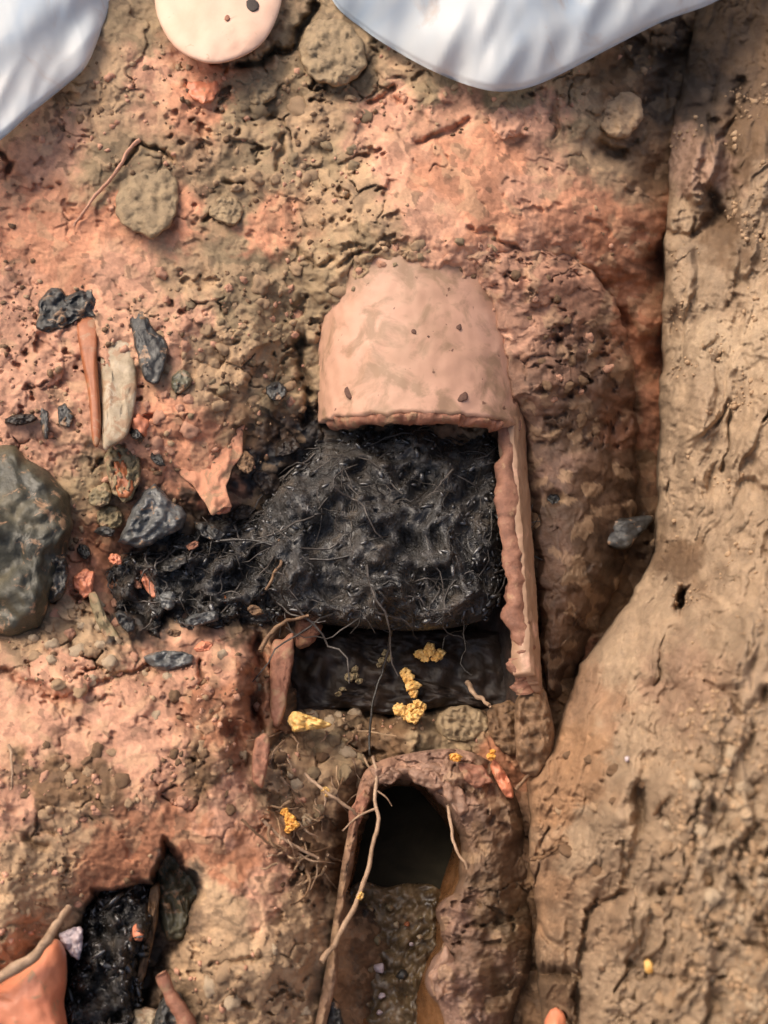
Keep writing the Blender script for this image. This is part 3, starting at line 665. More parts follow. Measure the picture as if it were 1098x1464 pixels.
pit_ = ss(.28, .6, fbm(SX / 27, SY / 24, 331, 4, .6)) * ss(-.2, .3, fbm(SX / 70, SY / 70, 332, 2)) * ss(700, 640, SY)
SH = SH - .0065 * pit_
SH = SH + dS * np.clip(U_ * 6, .15, 1) - .02 * np.clip(-U_ / .12, 0, 1) - .12 * np.clip((U_ - 1.0) / .12, 0, 1)
for (x, y, rx, ry, dep) in ((793, 712, 11, 10, .016), (748, 395, 6, 20, .008), (770, 560, 16, 5, .006), (800, 490, 6, 6, .006), (745, 520, 12, 14, .006), (833, 470, 7, 12, .006), (860, 500, 7, 26, .008), (810, 570, 22, 6, .005)):
    SH = SH - dep * np.exp(-(((SX - x) / rx) ** 2 + ((SY - y) / ry) ** 2) ** 1.5)
MUD_SHADE = [(640, 350, CP), (690, 400, CP), (720, 365, CP), (712, 430, (.50, .27, .175)), (760, 380, (.48, .25, .155)), (790, 395, (.42, .21, .13)), (760, 450, (.36, .19, .12)), (820, 430, (.30, .15, .09)), (728, 480, (.46, .25, .165)), (750, 520, (.30, .165, .105)), (800, 510, (.20, .105, .065)), (860, 470, (.15, .075, .042)), (890, 470, CR), (850, 540, (.13, .07, .042)), (765, 600, (.20, .115, .075)), (820, 620, (.11, .062, .036)), (890, 600, (.16, .07, .036)), (775, 680, (.19, .11, .075)), (810, 720, (.085, .048, .028)), (870, 700, (.09, .047, .025)), (785, 800, (.12, .067, .042)), (840, 800, (.07, .04, .022)), (870, 780, (.065, .036, .02)), (800, 900, (.12, .066, .038)), (840, 860, (.10, .052, .028)), (790, 980, (.11, .062, .036))]  # mud browns deepened down and right: shade is painted into the colour
colS = soil_colour(SX, SY, MUD_SHADE, i_, j_, l_, 1.0)
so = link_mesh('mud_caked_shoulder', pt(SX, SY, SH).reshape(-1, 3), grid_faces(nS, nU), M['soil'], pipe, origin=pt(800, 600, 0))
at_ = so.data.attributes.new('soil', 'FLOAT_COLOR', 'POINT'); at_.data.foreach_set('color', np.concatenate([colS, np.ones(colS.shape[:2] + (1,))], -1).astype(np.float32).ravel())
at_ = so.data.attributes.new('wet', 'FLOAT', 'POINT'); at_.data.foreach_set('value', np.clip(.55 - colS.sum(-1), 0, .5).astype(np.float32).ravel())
def sh(px, py):
    k = np.argmin((SX - px) ** 2 + (SY - py) ** 2); return float(SH.ravel()[k])
# rough fracture face along the right wall and the crown
def fracture(name, pts, w, t, parent, mat):
    P = catmull(np.array(pts), 170); T = np.gradient(P, axis=0); T /= np.linalg.norm(T, axis=1)[:, None]
    k = 12; a = np.arange(k) / k * 2 * math.pi
    upv = np.array([0, -.15, 1.0]); A = np.cross(T, upv); A /= np.linalg.norm(A, axis=1)[:, None]; B = np.cross(A, T)
    s = np.linspace(0, 8, 170)
    V = []
    for i in range(170):
        w_ = w * (1 + .5 * fbm(s[i:i + 1], np.array([1.0]), 31, 3)[0]); t_ = t * (1 + .5 * fbm(s[i:i + 1] * 1.7, np.array([5.0]), 32, 3)[0])
        off = 0.0045 * np.array([fbm(s[i:i + 1], np.array([9.0]), 33, 3)[0], 0, 0])
        for q in a:
            j = 1 + .3 * fbm(s[i:i + 1] * 1.4, np.array([q * 2.2]), 35, 4, .6)[0]
            V.append(P[i] + off + A[i] * w_ * math.cos(q) * j + B[i] * t_ * math.sin(q) * j)
    fc = [tuple(f) for f in grid_faces(170, k, True)] + [tuple(range(k)), tuple(range(169 * k, 170 * k))]
    return link_mesh(name, V, fc, mat, parent)
c36 = math.radians(36); RM = (RO + RI) / 2
fracture('fracture_edge', [(PX + RM * math.cos(c36) + dx, y, PZ + RM * math.sin(c36) + dz) for y, dx, dz in ((.06, 0, -.003), (.0, -.002, -.002), (-.05, .0, -.003), (-.09, .001, -.003), (-.13, .003, -.007), (-.15, .004, -.012), (-.165, .006, -.022))], .0078, .005, pipe, M['red_fracture'])
arc = []
for d in (158, 140, 120, 100, 80, 60, 45):
    a = math.radians(d); arc.append((PX + RM * math.cos(a), float(cut(np.array(a))) - .001, PZ + RM * math.sin(a)))
fracture('crown_fracture', arc, .005, .0065, pipe, M['broken_clay'])
for (x, y, rx, ry) in ((658, 567, 13, 9), (656, 466, 5, 6), (612, 480, 4, 4), (500, 560, 7, 10), (741, 608, 5, 9), (592, 472, 5, 6)):
    hb = barrel_h(x, y)
    if hb:
        lump('mud_spot', [(x + rx * math.cos(k) * random.uniform(.7, 1.2), y + ry * math.sin(k) * random.uniform(.7, 1.2)) for k in np.arange(7) / 7 * 6.283], hb - .001, .0016, M['mud_spot'], pipe, .002, n=20, rings=5, jag=.2)

# lower pipe, broken open with a puddle in it
low = empty('broken_drain_pipe', pt(620, 1300, -.12))
tag(low, 'lower broken drain pipe caked in brown mud, with an open dark bore', 'pipe')
INN = [(462, 1500), (482, 1390), (492, 1300), (505, 1225), (520, 1160), (545, 1118), (590, 1113), (625, 1137), (650, 1170), (664, 1205), (655, 1268), (634, 1295), (638, 1345), (617, 1392), (630, 1440), (644, 1500)]
OUT = [(444, 1500), (464, 1390), (479, 1300), (491, 1222), (506, 1152), (527, 1097), (590, 1076), (660, 1072), (715, 1100), (742, 1150), (756, 1210), (763, 1290), (765, 1340), (757, 1390), (740, 1440), (722, 1500)]
def strip(name, inn, out, prof, mat, parent, n=150, rough=.004, seed=3, soil=None):
    us = np.array([p[0] for p in prof]); kk = np.linspace(0, len(prof) - 1, len(prof) * (9 if soil else 4))
    def mk(i):
        i0 = min(int(i), len(prof) - 2); f = i - i0; a, b = prof[i0][1], prof[i0 + 1][1]
        ev = lambda g, t: g(t) if callable(g) else g
        return lambda t: ev(a, t) * (1 - f) + ev(b, t) * f
    prof = [(float(np.interp(i, range(len(us)), us)), mk(i)) for i in kk]
    A = catmull(inn, n); B = catmull(out, n); rows = []; Q = []
    s = np.linspace(0, 1, n)
    A = A + 5 * np.stack([fbm(s * 14, s * 0, seed, 3), fbm(s * 14, s * 0 + 5, seed, 3)], 1)
    for (u, f) in prof:
        q = A + (B - A) * u
        h = np.array([f(k) for k in s]) if callable(f) else np.full(n, f)
        h = h + rough * fbm(q[:, 0] / 30, q[:, 1] / 38, seed + 4, 5, .55) * (1 if 0 <= u <= 1 else .4)
        if soil:
            dd, ia, ja, la = soil_detail(q[:, 0] + 500, q[:, 1] + 77, .0045); h = h + dd; Q.append((q, ia, ja, la))
        rows.append(pt(q[:, 0], q[:, 1], h))
    V = np.stack(rows, 0)
    o = link_mesh(name, V.reshape(-1, 3), grid_faces(len(prof), n)[:, ::-1], mat, parent, origin=V.reshape(-1, 3).mean(0))
    if soil:
        qx = np.stack([z[0][:, 0] for z in Q]); qy = np.stack([z[0][:, 1] for z in Q])
        cc = soil_colour(qx, qy, soil, *[np.stack([z[k] for z in Q]) for k in (1, 2, 3)], .9)
        at = o.data.attributes.new('soil', 'FLOAT_COLOR', 'POINT'); at.data.foreach_set('color', np.concatenate([cc, np.ones(cc.shape[:2] + (1,))], -1).astype(np.float32).ravel())
        at = o.data.attributes.new('wet', 'FLOAT', 'POINT'); at.data.foreach_set('value', np.full(cc.shape[:2], .25, np.float32).ravel())
    return o
def hs(l, t, r):          # heights at left end, top, right end of the arch
    return lambda k: float(np.interp(k, [0, .3, .4, .5, .65, 1], [l, l + (t - l) * .8, t, t, r, r]))
rim = strip('pipe_shell', INN, OUT, [(-.02, hs(-.10, -.12, -.14)), (-.06, hs(-.07, -.08, -.10)), (-.05, hs(-.04, -.05, -.06)), (0, hs(-.005, -.012, -.012)), (.07, hs(.002, .0, .0)), (.2, hs(.005, .004, .007)), (.4, hs(.007, .006, .010)), (.6, hs(.006, .004, .005)), (.8, hs(.005, .0, -.014)), (.93, hs(.003, -.003, -.030)), (1, hs(-.004, -.010, -.055))], M['soil'], low, n=520, rough=.006, soil=[(540, 1100, (.30, .165, .105)), (600, 1095, (.33, .19, .13)), (650, 1110, (.30, .17, .115)), (660, 1160, (.26, .15, .10)), (700, 1110, (.20, .115, .07)), (690, 1200, (.17, .098, .055)), (740, 1200, (.12, .07, .04)), (700, 1290, (.15, .09, .048)), (650, 1320, (.24, .14, .095)), (740, 1310, (.12, .075, .038)), (680, 1380, (.18, .105, .065)), (630, 1400, (.30, .18, .13)), (730, 1420, (.13, .078, .042)), (660, 1450, (.26, .155, .11)), (510, 1150, (.26, .14, .09)), (480, 1250, (.24, .14, .085)), (465, 1350, (.28, .17, .10)), (445, 1450, (.30, .18, .11))])
IW0 = [(x - (4 if x < 560 else -7), y - (3 if y < 1200 else 0)) for x, y in INN]
IW1 = [(560, 1500), (512, 1395), (502, 1300), (511, 1232), (524, 1172), (549, 1130), (590, 1126), (616, 1150), (638, 1180), (648, 1208), (630, 1262), (612, 1295), (606, 1345), (588, 1392), (566, 1440), (548, 1500)]
strip('inner_wall', IW0, IW1, [(0, hs(-.016, -.022, -.022)), (.25, hs(-.045, -.06, -.055)), (.6, hs(-.07, -.09, -.085)), (1, hs(-.088, -.125, -.10))], M['rusty_wall'], low, rough=.003)
strip('pale_rim', INN[4:9], [(a[0] + (b[0] - a[0]) * .55, a[1] + (b[1] - a[1]) * .7) for a, b in zip(INN[4:9], OUT[4:9])], [(u, (lambda hh: (lambda k: hh - .030 * abs(2 * k - 1) ** 5))(h_)) for u, h_ in ((-.03, -.03), (0, -.006), (.15, .008), (.5, .012), (.85, .007), (1, -.006))], M['pale_pink_rim'], low, 60, .005, 41)
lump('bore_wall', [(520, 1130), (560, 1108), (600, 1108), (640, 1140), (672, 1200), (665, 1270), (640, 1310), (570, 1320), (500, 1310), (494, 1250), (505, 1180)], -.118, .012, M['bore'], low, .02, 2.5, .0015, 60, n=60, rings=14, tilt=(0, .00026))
for o_, h_, th_, m_ in (([(528, 1098), (560, 1092), (575, 1108), (560, 1122), (535, 1120)], .004, .008, 'pale_pink_rim'), ([(580, 1096), (620, 1098), (640, 1122), (622, 1132), (590, 1118)], .006, .008, 'pale_pink_rim'), ([(630, 1110), (662, 1128), (672, 1160), (656, 1168), (634, 1138)], .006, .008, 'pale_pink_rim'), ([(498, 1160), (520, 1128), (530, 1140), (514, 1180), (500, 1195)], .002, .007, 'broken_clay'), ([(612, 1395), (638, 1350), (650, 1372), (640, 1420), (626, 1432)], .008, .006, 'pale_pink_rim'), ([(655, 1090), (690, 1094), (705, 1118), (680, 1128), (658, 1112)], .006, .008, 'broken_clay')):
    lump('rim_shard', o_, h_, th_, M[m_], low, .01, 5, .003, 12, jag=.1, smooth=0, n=60, rings=14)
pud = lump('sludge_puddle', [(474, 1285), (515, 1262), (560, 1270), (598, 1262), (648, 1285), (640, 1340), (622, 1392), (604, 1440), (590, 1500), (500, 1500), (484, 1420), (470, 1345)], -.090, .008, M['water'], None, .03, 5, rough=.009, rscale=24, n=90, rings=50, jag=.08)
tag(pud, 'brown wet sludge with white painted glints lying in the lower broken pipe', 'sludge')
for (x, y, r, m_) in ((543, 1384, 9, 'lilac'), (545, 1424, 6, 'lilac'), (543, 1447, 5, 'lilac'), (588, 1350, 5, 'lilac'), (566, 1322, 6, 'cream_shard'), (575, 1394, 9, 'stone_black'), (582, 1320, 5, 'orange_shard'), (518, 1330, 5, 'cream_shard'), (528, 1300, 6, 'olive_stone'), (556, 1298, 6, 'olive_stone'), (602, 1312, 5, 'olive_stone'), (540, 1345, 7, 'olive_stone'), (600, 1340, 5, 'cream_shard')):  # lilac ones are painted wet glints, the others real debris
    lump('glint_debris_fleck', [(x + r * random.uniform(.6, 1.2) * math.cos(k), y + r * random.uniform(.5, 1.1) * math.sin(k)) for k in np.arange(7) / 7 * 6.283], -.079, .006, M[m_], pud, .004, rough=.002, rscale=5, n=20, rings=5)
stone([(455, 1438), (470, 1425), (486, 1440), (490, 1490), (456, 1490)], .02, .012, 'stone_black', 'black wet stone in the rusty channel at the bottom edge', n=40)
# ------------------------------------------------------------------ black root mass packed in the pipe
rm = lump('root_mass', [(440, 650), (470, 622), (520, 608), (600, 600), (680, 612), (722, 640), (722, 720), (718, 800), (706, 872), (670, 893), (600, 902), (540, 900), (470, 893), (420, 880), (380, 850), (360, 790), (380, 720)], -.005, .050, M['sludge'], None, .05, 2.6, .024, 62, n=150, rings=54)
tag(rm, 'black matted wet root mass filling the broken open clay pipe', 'roots')
lm = lump('sludge_clump', [(190, 790), (250, 770), (310, 740), (370, 735), (410, 780), (420, 850), (390, 890), (330, 905), (270, 930), (220, 945), (170, 915), (140, 860), (145, 810)], -.012, .03, M['sludge'], None, .04, 2.4, .022, 36, n=130, rings=44)
tag(lm, 'black wet sludge clump with fine roots, left of the root-filled pipe', 'sludge')
tag(lump('mud_shade_ledge', [(410, 930), (440, 905), (560, 900), (700, 902), (742, 910), (746, 1000), (700, 1012), (640, 1010), (560, 1022), (500, 1012), (420, 1022), (404, 990)], -.055, .016, M['dark_mud'], None, .04, 5, .010, 34, n=110, rings=40), 'black brown mud ledge with painted shade in the dark recess under the root mass', 'mud')  # near-black mud fill, the recess shade put into its colour
def hairs(name, obj, n, rad, ln, mat, seed, spread):
    """strands lying over a mass, joined: nobody could count them"""
    rg = np.random.default_rng(seed)
    me = obj.data; co = np.array([v.co for v in me.vertices]); no = np.array([v.normal for v in me.vertices])
    ok = np.where(no[:, 2] > .15)[0]
    V = []; Fc = []; k = 3; seg = 9
    for i in range(n):
        p = co[rg.choice(ok)].copy(); d = rg.normal(size=3); d[2] *= .25; d /= np.linalg.norm(d)
        L = ln * rg.uniform(.4, 1.5); r = rad * rg.uniform(.5, 1.5); pts = []
        p = p + np.array([0, 0, .001])
        for s in range(seg):
            pts.append(p.copy()); d = d + rg.normal(size=3) * spread; d[2] *= .55; d /= np.linalg.norm(d)
            q = p + d * L / seg
            j = ok[np.argmin(((co[ok][:, :2] - q[:2]) ** 2).sum(1))] if s % 2 == 0 else j
            q[2] = .5 * q[2] + .5 * (co[j][2] + .0015 + .002 * rg.random()); p = q
        C = np.array(pts); T = np.gradient(C, axis=0); T /= np.linalg.norm(T, axis=1)[:, None] + 1e-9
        A = np.cross(T, [.2, .1, 1]); A /= np.linalg.norm(A, axis=1)[:, None] + 1e-9; B = np.cross(T, A)
        b0 = len(V)
        for s in range(seg):
            rr = r * (1 - .6 * s / seg)
            for q in range(k):
                a = q * 2 * math.pi / k; V.append(C[s] + rr * (math.cos(a) * A[s] + math.sin(a) * B[s]))
        for s in range(seg - 1):
            for q in range(k):
                Fc.append((b0 + s * k + q, b0 + s * k + (q + 1) % k, b0 + (s + 1) * k + (q + 1) % k, b0 + (s + 1) * k + q))
    V = np.array(V) + np.array(obj.location)
    o = link_mesh(name, V, Fc, mat, obj); o['kind'] = 'stuff'
    return o
def grains(name, obj, n, mat, seed, smin, smax):
    rg = np.random.default_rng(seed); co = np.array([v.co for v in obj.data.vertices]); no = np.array([v.normal for v in obj.data.vertices]); ok = np.where(no[:, 2] > .2)[0]
    bm = bmesh.new(); bmesh.ops.create_icosphere(bm, subdivisions=1, radius=1)
    base = np.array([v.co[:] for v in bm.verts]); fcs = np.array([[v.index for v in f.verts] for f in bm.faces]); bm.free()
    V = []; Fc = []
    for i in range(n):
        p = co[rg.choice(ok)] + rg.normal(size=3) * np.array([.0015, .0015, 0]); r = smin + (smax - smin) * rg.random() ** 3
        a = rg.random() * 6.28; b = base * (1 + .22 * rg.normal(size=(len(base), 1))) * r * np.array([rg.uniform(.9, 3.0), rg.uniform(.5, 1), .5])
        b = np.stack([b[:, 0] * math.cos(a) - b[:, 1] * math.sin(a), b[:, 0] * math.sin(a) + b[:, 1] * math.cos(a), b[:, 2]], 1)
        V.append(b + p); Fc.append(fcs + len(base) * i)
    o = link_mesh(name, np.vstack(V) + np.array(obj.location), np.vstack(Fc), mat, obj); o['kind'] = 'stuff'
grains('sludge_grains', rm, 1000, M['wet_grain'], 3, .0006, .0034)
grains('sludge_grains', lm, 500, M['wet_grain'], 4, .0006, .0036)
hairs('root_fibres', rm, 70, .0009, .07, M['root_grey'], 7, .3)
hairs('root_fibres', lm, 60, .0009, .05, M['root_grey'], 8, .35)
hairs('fine_roots', rm, 170, .0007, .045, M['root_black'], 1, .45)
hairs('fine_roots', lm, 90, .0007, .04, M['root_black'], 2, .45)

# ------------------------------------------------------------------ plastic sheets hung at the top
def plastic(edge, name, label, h0, belly, seed):
    """film hanging from above the frame; edge = its lower hem, left to right"""
    E = catmull(edge, 110); rows = []
    for v in np.linspace(0, 1, 60):
        q = E.copy(); q[:, 1] = E[:, 1] * (1 - v) + (-260) * v; q[:, 0] = E[:, 0] * (1 - .1 * v) + E[:, 0].mean() * .1 * v
        h = h0 + belly * np.sin(min(1, v * 2.2) * math.pi / 2) + .08 * v
        h = h + .014 * fbm(q[:, 0] / 110 + .5 * q[:, 1] / 90, q[:, 1] / 190, seed, 2, .4) - .012 * np.abs(fbm(q[:, 0] / 95 + q[:, 1] / 240, q[:, 1] / 420, seed + 3, 2, .5)) - .0018 * np.abs(fbm(q[:, 0] / 48 - q[:, 1] / 200, q[:, 1] / 350, seed + 6, 2, .5))
        if v == 0: h = h - .006
        rows.append(pt(q[:, 0], q[:, 1], h))
    top = np.stack(rows, 0); n, m = top.shape[:2]
    V = np.vstack([top.reshape(-1, 3), (top + np.array([0, .0012, -.0012])).reshape(-1, 3)])
    Fo = grid_faces(n, m); o = n * m
    ring = np.concatenate([np.arange(m), np.arange(1, n) * m + m - 1, (n - 1) * m + np.arange(m - 2, -1, -1), np.arange(n - 2, 0, -1) * m]); R2 = np.roll(ring, -1)
    ob = link_mesh(name, V, np.vstack([Fo[:, ::-1], Fo + o, np.stack([ring, R2, R2 + o, ring + o], 1)]), M['plastic'])
    return tag(ob, label, 'plastic sheet')
plastic([(-160, 330), (-60, 240), (0, 200), (40, 165), (90, 125), (122, 95), (142, 50), (160, 0), (175, -60), (190, -120)], 'plastic_sheet', 'milky blue plastic sheet hanging over the soil in the top left corner', .20, .03, 11)
plastic([(440, -90), (475, 0), (520, 42), (570, 75), (620, 102), (670, 122), (715, 131), (760, 124), (810, 102), (880, 65), (950, 30), (1020, 4), (1090, -40), (1140, -90)], 'plastic_sheet', 'white blue plastic sheet bulging down at the top, right of the peach round lump', .205, .05, 17)
pk = lump('clay_lump', [(225, -40), (222, 10), (238, 52), (262, 77), (300, 91), (340, 84), (375, 62), (396, 25), (404, -20), (390, -80), (310, -110), (240, -90)], .215, .020, M['peach'], None, .03, 2.2, .003, 40, n=70, rings=18)
tag(pk, 'smooth pale peach round lump with a dark spot at the top edge of the pit', 'clay lump')
lump('dark_spot', [(352, 2), (360, -2), (369, 3), (370, 12), (361, 17), (353, 12)], .232, .002, M['hole'], pk, .003, n=18, rings=5)
lump('dark_spot', [(322, 23), (326, 21), (329, 26), (325, 30), (321, 28)], .2325, .0015, M['broken_clay'], pk, .002, n=14, rings=4)

# ------------------------------------------------------------------ shards and stones on the left
stone([(52, 470), (55, 430), (72, 410), (88, 412), (95, 424), (110, 416), (134, 410), (138, 452), (112, 458), (100, 465), (70, 477)], .0, .012, 'stone_black', 'black angular shard sitting on top of the upright orange strip', 'shard', 'black_shard', rough=.006, rscale=14, n=64, rings=14, smooth=0)
ps = empty('pipe_shard', pt(155, 550, gh(155, 550)))
tag(ps, 'upright pipe shard with an orange broken edge and cream face, below the black shard', 'shard')
bs = gh(150, 540)
lump('orange_edge', [(110, 455), (137, 452), (139, 510), (142, 560), (145, 610), (140, 640), (132, 630), (127, 570), (116, 510)], bs + .004, .010, M['orange_shard'], ps, .02, 3, .001, n=50, tilt=(0, -.00002))
lump('cream_face', [(141, 455), (160, 448), (180, 465), (190, 500), (196, 550), (190, 595), (180, 625), (160, 638), (147, 640), (145, 560)], bs + .0, .009, M['cream_shard'], ps, .02, 3, .003, 16, n=60)
stone([(183, 442), (196, 436), (208, 445), (220, 470), (238, 488), (238, 520), (226, 545), (215, 551), (202, 530), (192, 490)], .0, .012, 'stone_black', 'dark pointed shard with a white glint, right of the cream shard', 'shard', 'black_shard', rough=.003, smooth=3)
stone([(-60, 655), (-20, 640), (22, 634), (58, 668), (96, 702), (106, 748), (92, 800), (78, 842), (58, 900), (10, 912), (-60, 900)], .006, .045, 'boulder', 'big dark olive angular stone half buried at the left edge', power=3, rough=.012, rscale=60, n=90, rings=26, smooth=0, jag=.05)
stone([(168, 775), (188, 730), (205, 702), (222, 690), (240, 710), (268, 735), (262, 755), (235, 768), (205, 785)], .005, .026, 'stone_grey', 'shiny wet grey stone above the black sludge clump', rough=.007, rscale=20, smooth=0, n=70, rings=16)
stone([(82, 583), (94, 574), (107, 596), (100, 612), (84, 608)], .0, .007, 'stone_black', 'small black four sided chip on pink clay, left of the orange strip', 'chip', 'chip', smooth=0, n=30, rings=7)
stone([(56, 572), (64, 568), (69, 590), (70, 620), (64, 628), (57, 600)], .0, .006, 'stone_black', 'thin black sliver standing beside the small four sided chip', 'chip', 'chip', n=30, rings=7)
stone([(163, 652), (172, 648), (190, 690), (188, 708), (172, 712), (164, 690)], .014, .009, 'orange_shard', 'small orange brown chip set in an olive stone', 'chip', 'chip', n=36, rings=8)
stone([(150, 650), (172, 632), (195, 642), (202, 675), (192, 705), (178, 718), (160, 700)], .0, .014, 'olive_stone', 'knobbly olive stone holding a small orange chip', rough=.007, rscale=12, n=60, rings=14)
stone([(128, 705), (150, 690), (160, 705), (152, 722), (130, 722)], .008, .010, 'olive_stone', 'small flat olive stone, upper one below the orange strip', rough=.003, rscale=10, n=36, rings=8)
stone([(140, 730), (160, 722), (175, 735), (172, 752), (150, 758), (140, 748)], .006, .012, 'olive_stone', 'small olive stone touching the shiny grey stone', rough=.004, rscale=9, n=36, rings=8)
stone([(222, 634), (262, 628), (305, 622), (350, 605), (346, 650), (322, 692), (332, 726), (302, 734), (284, 706), (250, 670)], -.001, .005, 'slab', 'bent orange clay slab on the edge of the dark hollow', 'clod', 'clay_slab', rough=.005, rscale=26, n=60, rings=14, smooth=0)
stone([(300, 722), (315, 712), (330, 718), (328, 732), (308, 735)], .014, .009, 'salmon', 'round salmon nub at the lower tip of the orange slab', 'clod', 'clay_clod', n=30, rings=7)
stone([(245, 540), (262, 528), (274, 540), (268, 556), (250, 562)], .0, .010, 'stone_green', 'small dark green pebble among tan crumbs', 'pebble', 'pebble', n=34, rings=8)
stone([(380, 555), (396, 545), (410, 556), (405, 570), (388, 572)], .004, .009, 'stone_black', 'small blue black pebble just left of the pipe', 'pebble', 'pebble', n=34, rings=8)
stone([(104, 825), (122, 812), (136, 818), (132, 850), (120, 856), (104, 838)], .008, .012, 'salmon', 'salmon orange shard above the pale crumbs, left of the sludge clump', 'shard', 'clay_shard', smooth=0, n=36, rings=8)
stone([(126, 850), (138, 848), (152, 880), (168, 905), (180, 928), (168, 930), (150, 912), (136, 885)], .006, .008, 'olive_stone', 'narrow olive splinter leaning along the left of the sludge clump', 'splinter', 'splinter', n=44, rings=8)
stone([(200, 806), (208, 806), (216, 830), (228, 846), (222, 856), (210, 846), (202, 828)], .03, .006, 'salmon', 'thin orange chip lying on the black sludge clump', 'chip', 'chip', n=34, rings=7)
stone([(228, 850), (245, 846), (252, 860), (244, 872), (230, 868)], .026, .008, 'stone_grey', 'shiny grey pebble on the sludge clump under the orange chip', 'pebble', 'pebble', n=34, rings=8)
stone([(62, 770), (85, 780), (98, 812), (92, 850), (70, 860), (56, 820)], .01, .02, 'stone_black', 'dark wet stone tucked under the big olive stone', rough=.006, n=50, rings=12)
stone([(205, 940), (240, 930), (275, 936), (270, 950), (230, 958)], .004, .010, 'stone_grey', 'grey wet lump at the lower edge of the sludge clump', 'lump', 'stone', rough=.004, n=40, rings=9)

stone([(165, 300), (180, 228), (205, 212), (243, 226), (255, 290), (232, 335), (190, 330)], -.004, .016, 'clod_olive', 'broad olive clod with a dark crack over its top, upper left soil', 'clod', 'clay_clod', rough=.004, rscale=18, n=70, rings=18)
stone([(298, 303), (310, 282), (334, 278), (348, 300), (336, 322), (312, 316)], -.002, .012, 'clod_olive', 'round olive clod right of the broad cracked one', 'clod', 'clay_clod', rough=.004, rscale=12, n=46, rings=12)
stone([(428, 62), (462, 22), (505, 38), (524, 88), (492, 122), (446, 112)], -.004, .022, 'clod_olive', 'big olive clod just below the white blue plastic sheet', 'clod', 'clay_clod', rough=.007, rscale=20, n=70, rings=18)
stone([(268, 118), (290, 108), (312, 114), (308, 138), (292, 148), (272, 138)], -.003, .010, 'salmon', 'orange clay nub right under the peach lump', 'clod', 'clay_clod', rough=.003, n=44, rings=10)
stone([(350, 115), (372, 100), (396, 112), (392, 140), (362, 150)], -.003, .014, 'clod_olive', 'olive clod beside the dark crack, right of the orange nub', 'clod', 'clay_clod', rough=.005, rscale=14, n=50, rings=12)
stone([(848, 150), (876, 128), (912, 138), (918, 172), (890, 198), (862, 188)], -.002, .022, 'clod_tan', 'rounded greyish tan clod in the shaded upper right corner', 'clod', 'clay_clod', rough=.006, rscale=18, n=60, rings=14)
stone([(692, 152), (724, 138), (748, 158), (744, 190), (712, 196)], -.004, .014, 'clod_pink', 'pink clod below the tip of the white blue plastic', 'clod', 'clay_clod', rough=.005, rscale=16, n=50, rings=12)

for (x, y, rx, ry, a, m_, lab) in ((300, 760, 26, 12, .4, 'stone_black', 'flat black shard under the salmon nub of the orange slab'), (345, 735, 20, 14, -.3, 'dark_mud', 'dark mud clod between salmon nub and root mass'), (385, 690, 26, 18, .5, 'dark_mud', 'dark mud clod touching the upper left of the root mass'), (410, 640, 22, 14, -.5, 'dark_mud', 'dark mud clod just under the left end of the broken crown'),
        (350, 660, 20, 13, .9, 'clod_brown', 'brown clod right of the bent orange slab'), (150, 760, 16, 9, .2, 'stone_black', 'little black shard left of the shiny grey stone'), (120, 790, 14, 10, .8, 'stone_black', 'little black shard above the salmon shard'), (250, 805, 24, 11, -.4, 'stone_black', 'long wet black shard below the shiny grey stone'), (180, 890, 22, 12, .9, 'stone_black', 'wet black shard at the lower left of the sludge clump'),
        (290, 885, 26, 10, -.2, 'stone_grey', 'dark grey wet flake on the lower right of the sludge clump'), (330, 830, 18, 10, .6, 'stone_black', 'black flake between sludge clump and root mass'), (225, 655, 14, 9, .8, 'stone_black', 'small black chip between the olive stone and the orange slab'), (195, 620, 12, 8, 1.0, 'stone_black', 'small black chip at the foot of the cream shard'), (30, 600, 22, 9, -.1, 'dark_mud', 'dark patch of mud on top of the big olive stone')):
    k = np.arange(9) / 9 * 6.283; ex = rx * np.cos(k) * RNG.uniform(.75, 1.15, 9); ey = ry * np.sin(k) * RNG.uniform(.75, 1.15, 9)
    stone(list(zip(x + ex * math.cos(a) - ey * math.sin(a), y + ex * math.sin(a) + ey * math.cos(a))), .004 if not (140 < x < 420 and 740 < y < 940) else .028, .010, m_, lab, 'clod' if 'clod' in lab or 'mud' in lab else 'shard', 'mud_clod' if m_ in ('dark_mud', 'clod_brown') else 'black_shard', smooth=0, tilt=(RNG.normal() * .0002, RNG.normal() * .0002))
for (x, y, rx, ry, a, m_, lab) in ((165, 800, 13, 8, .3, 'salmon', 'small orange fragment at the top left of the sludge clump'), (275, 780, 12, 7, -.5, 'broken_clay', 'red brown fragment in the sludge right of the shiny grey stone'), (325, 858, 11, 8, .2, 'orange_shard', 'rusty fragment in the sludge left of the root mass'), (290, 925, 16, 8, -.2, 'salmon', 'pink fragment at the lower right rim of the sludge clump'), (195, 835, 9, 6, .7, 'broken_clay', 'tiny red brown fragment beside the thin orange chip'), (365, 872, 14, 8, .4, 'clod_brown', 'brown clod at the lower left rim of the root mass'), (250, 905, 12, 7, .1, 'clod_brown', 'brown clod low on the sludge clump')):
    k = np.arange(8) / 8 * 6.283; ex = rx * np.cos(k) * RNG.uniform(.7, 1.15, 8); ey = ry * np.sin(k) * RNG.uniform(.7, 1.15, 8)
    stone(list(zip(x + ex * math.cos(a) - ey * math.sin(a), y + ex * math.sin(a) + ey * math.cos(a))), .03, .008, m_, lab, 'clod' if 'clod' in lab else 'chip', 'clay_clod' if 'clod' in lab else 'clay_chip', smooth=0)
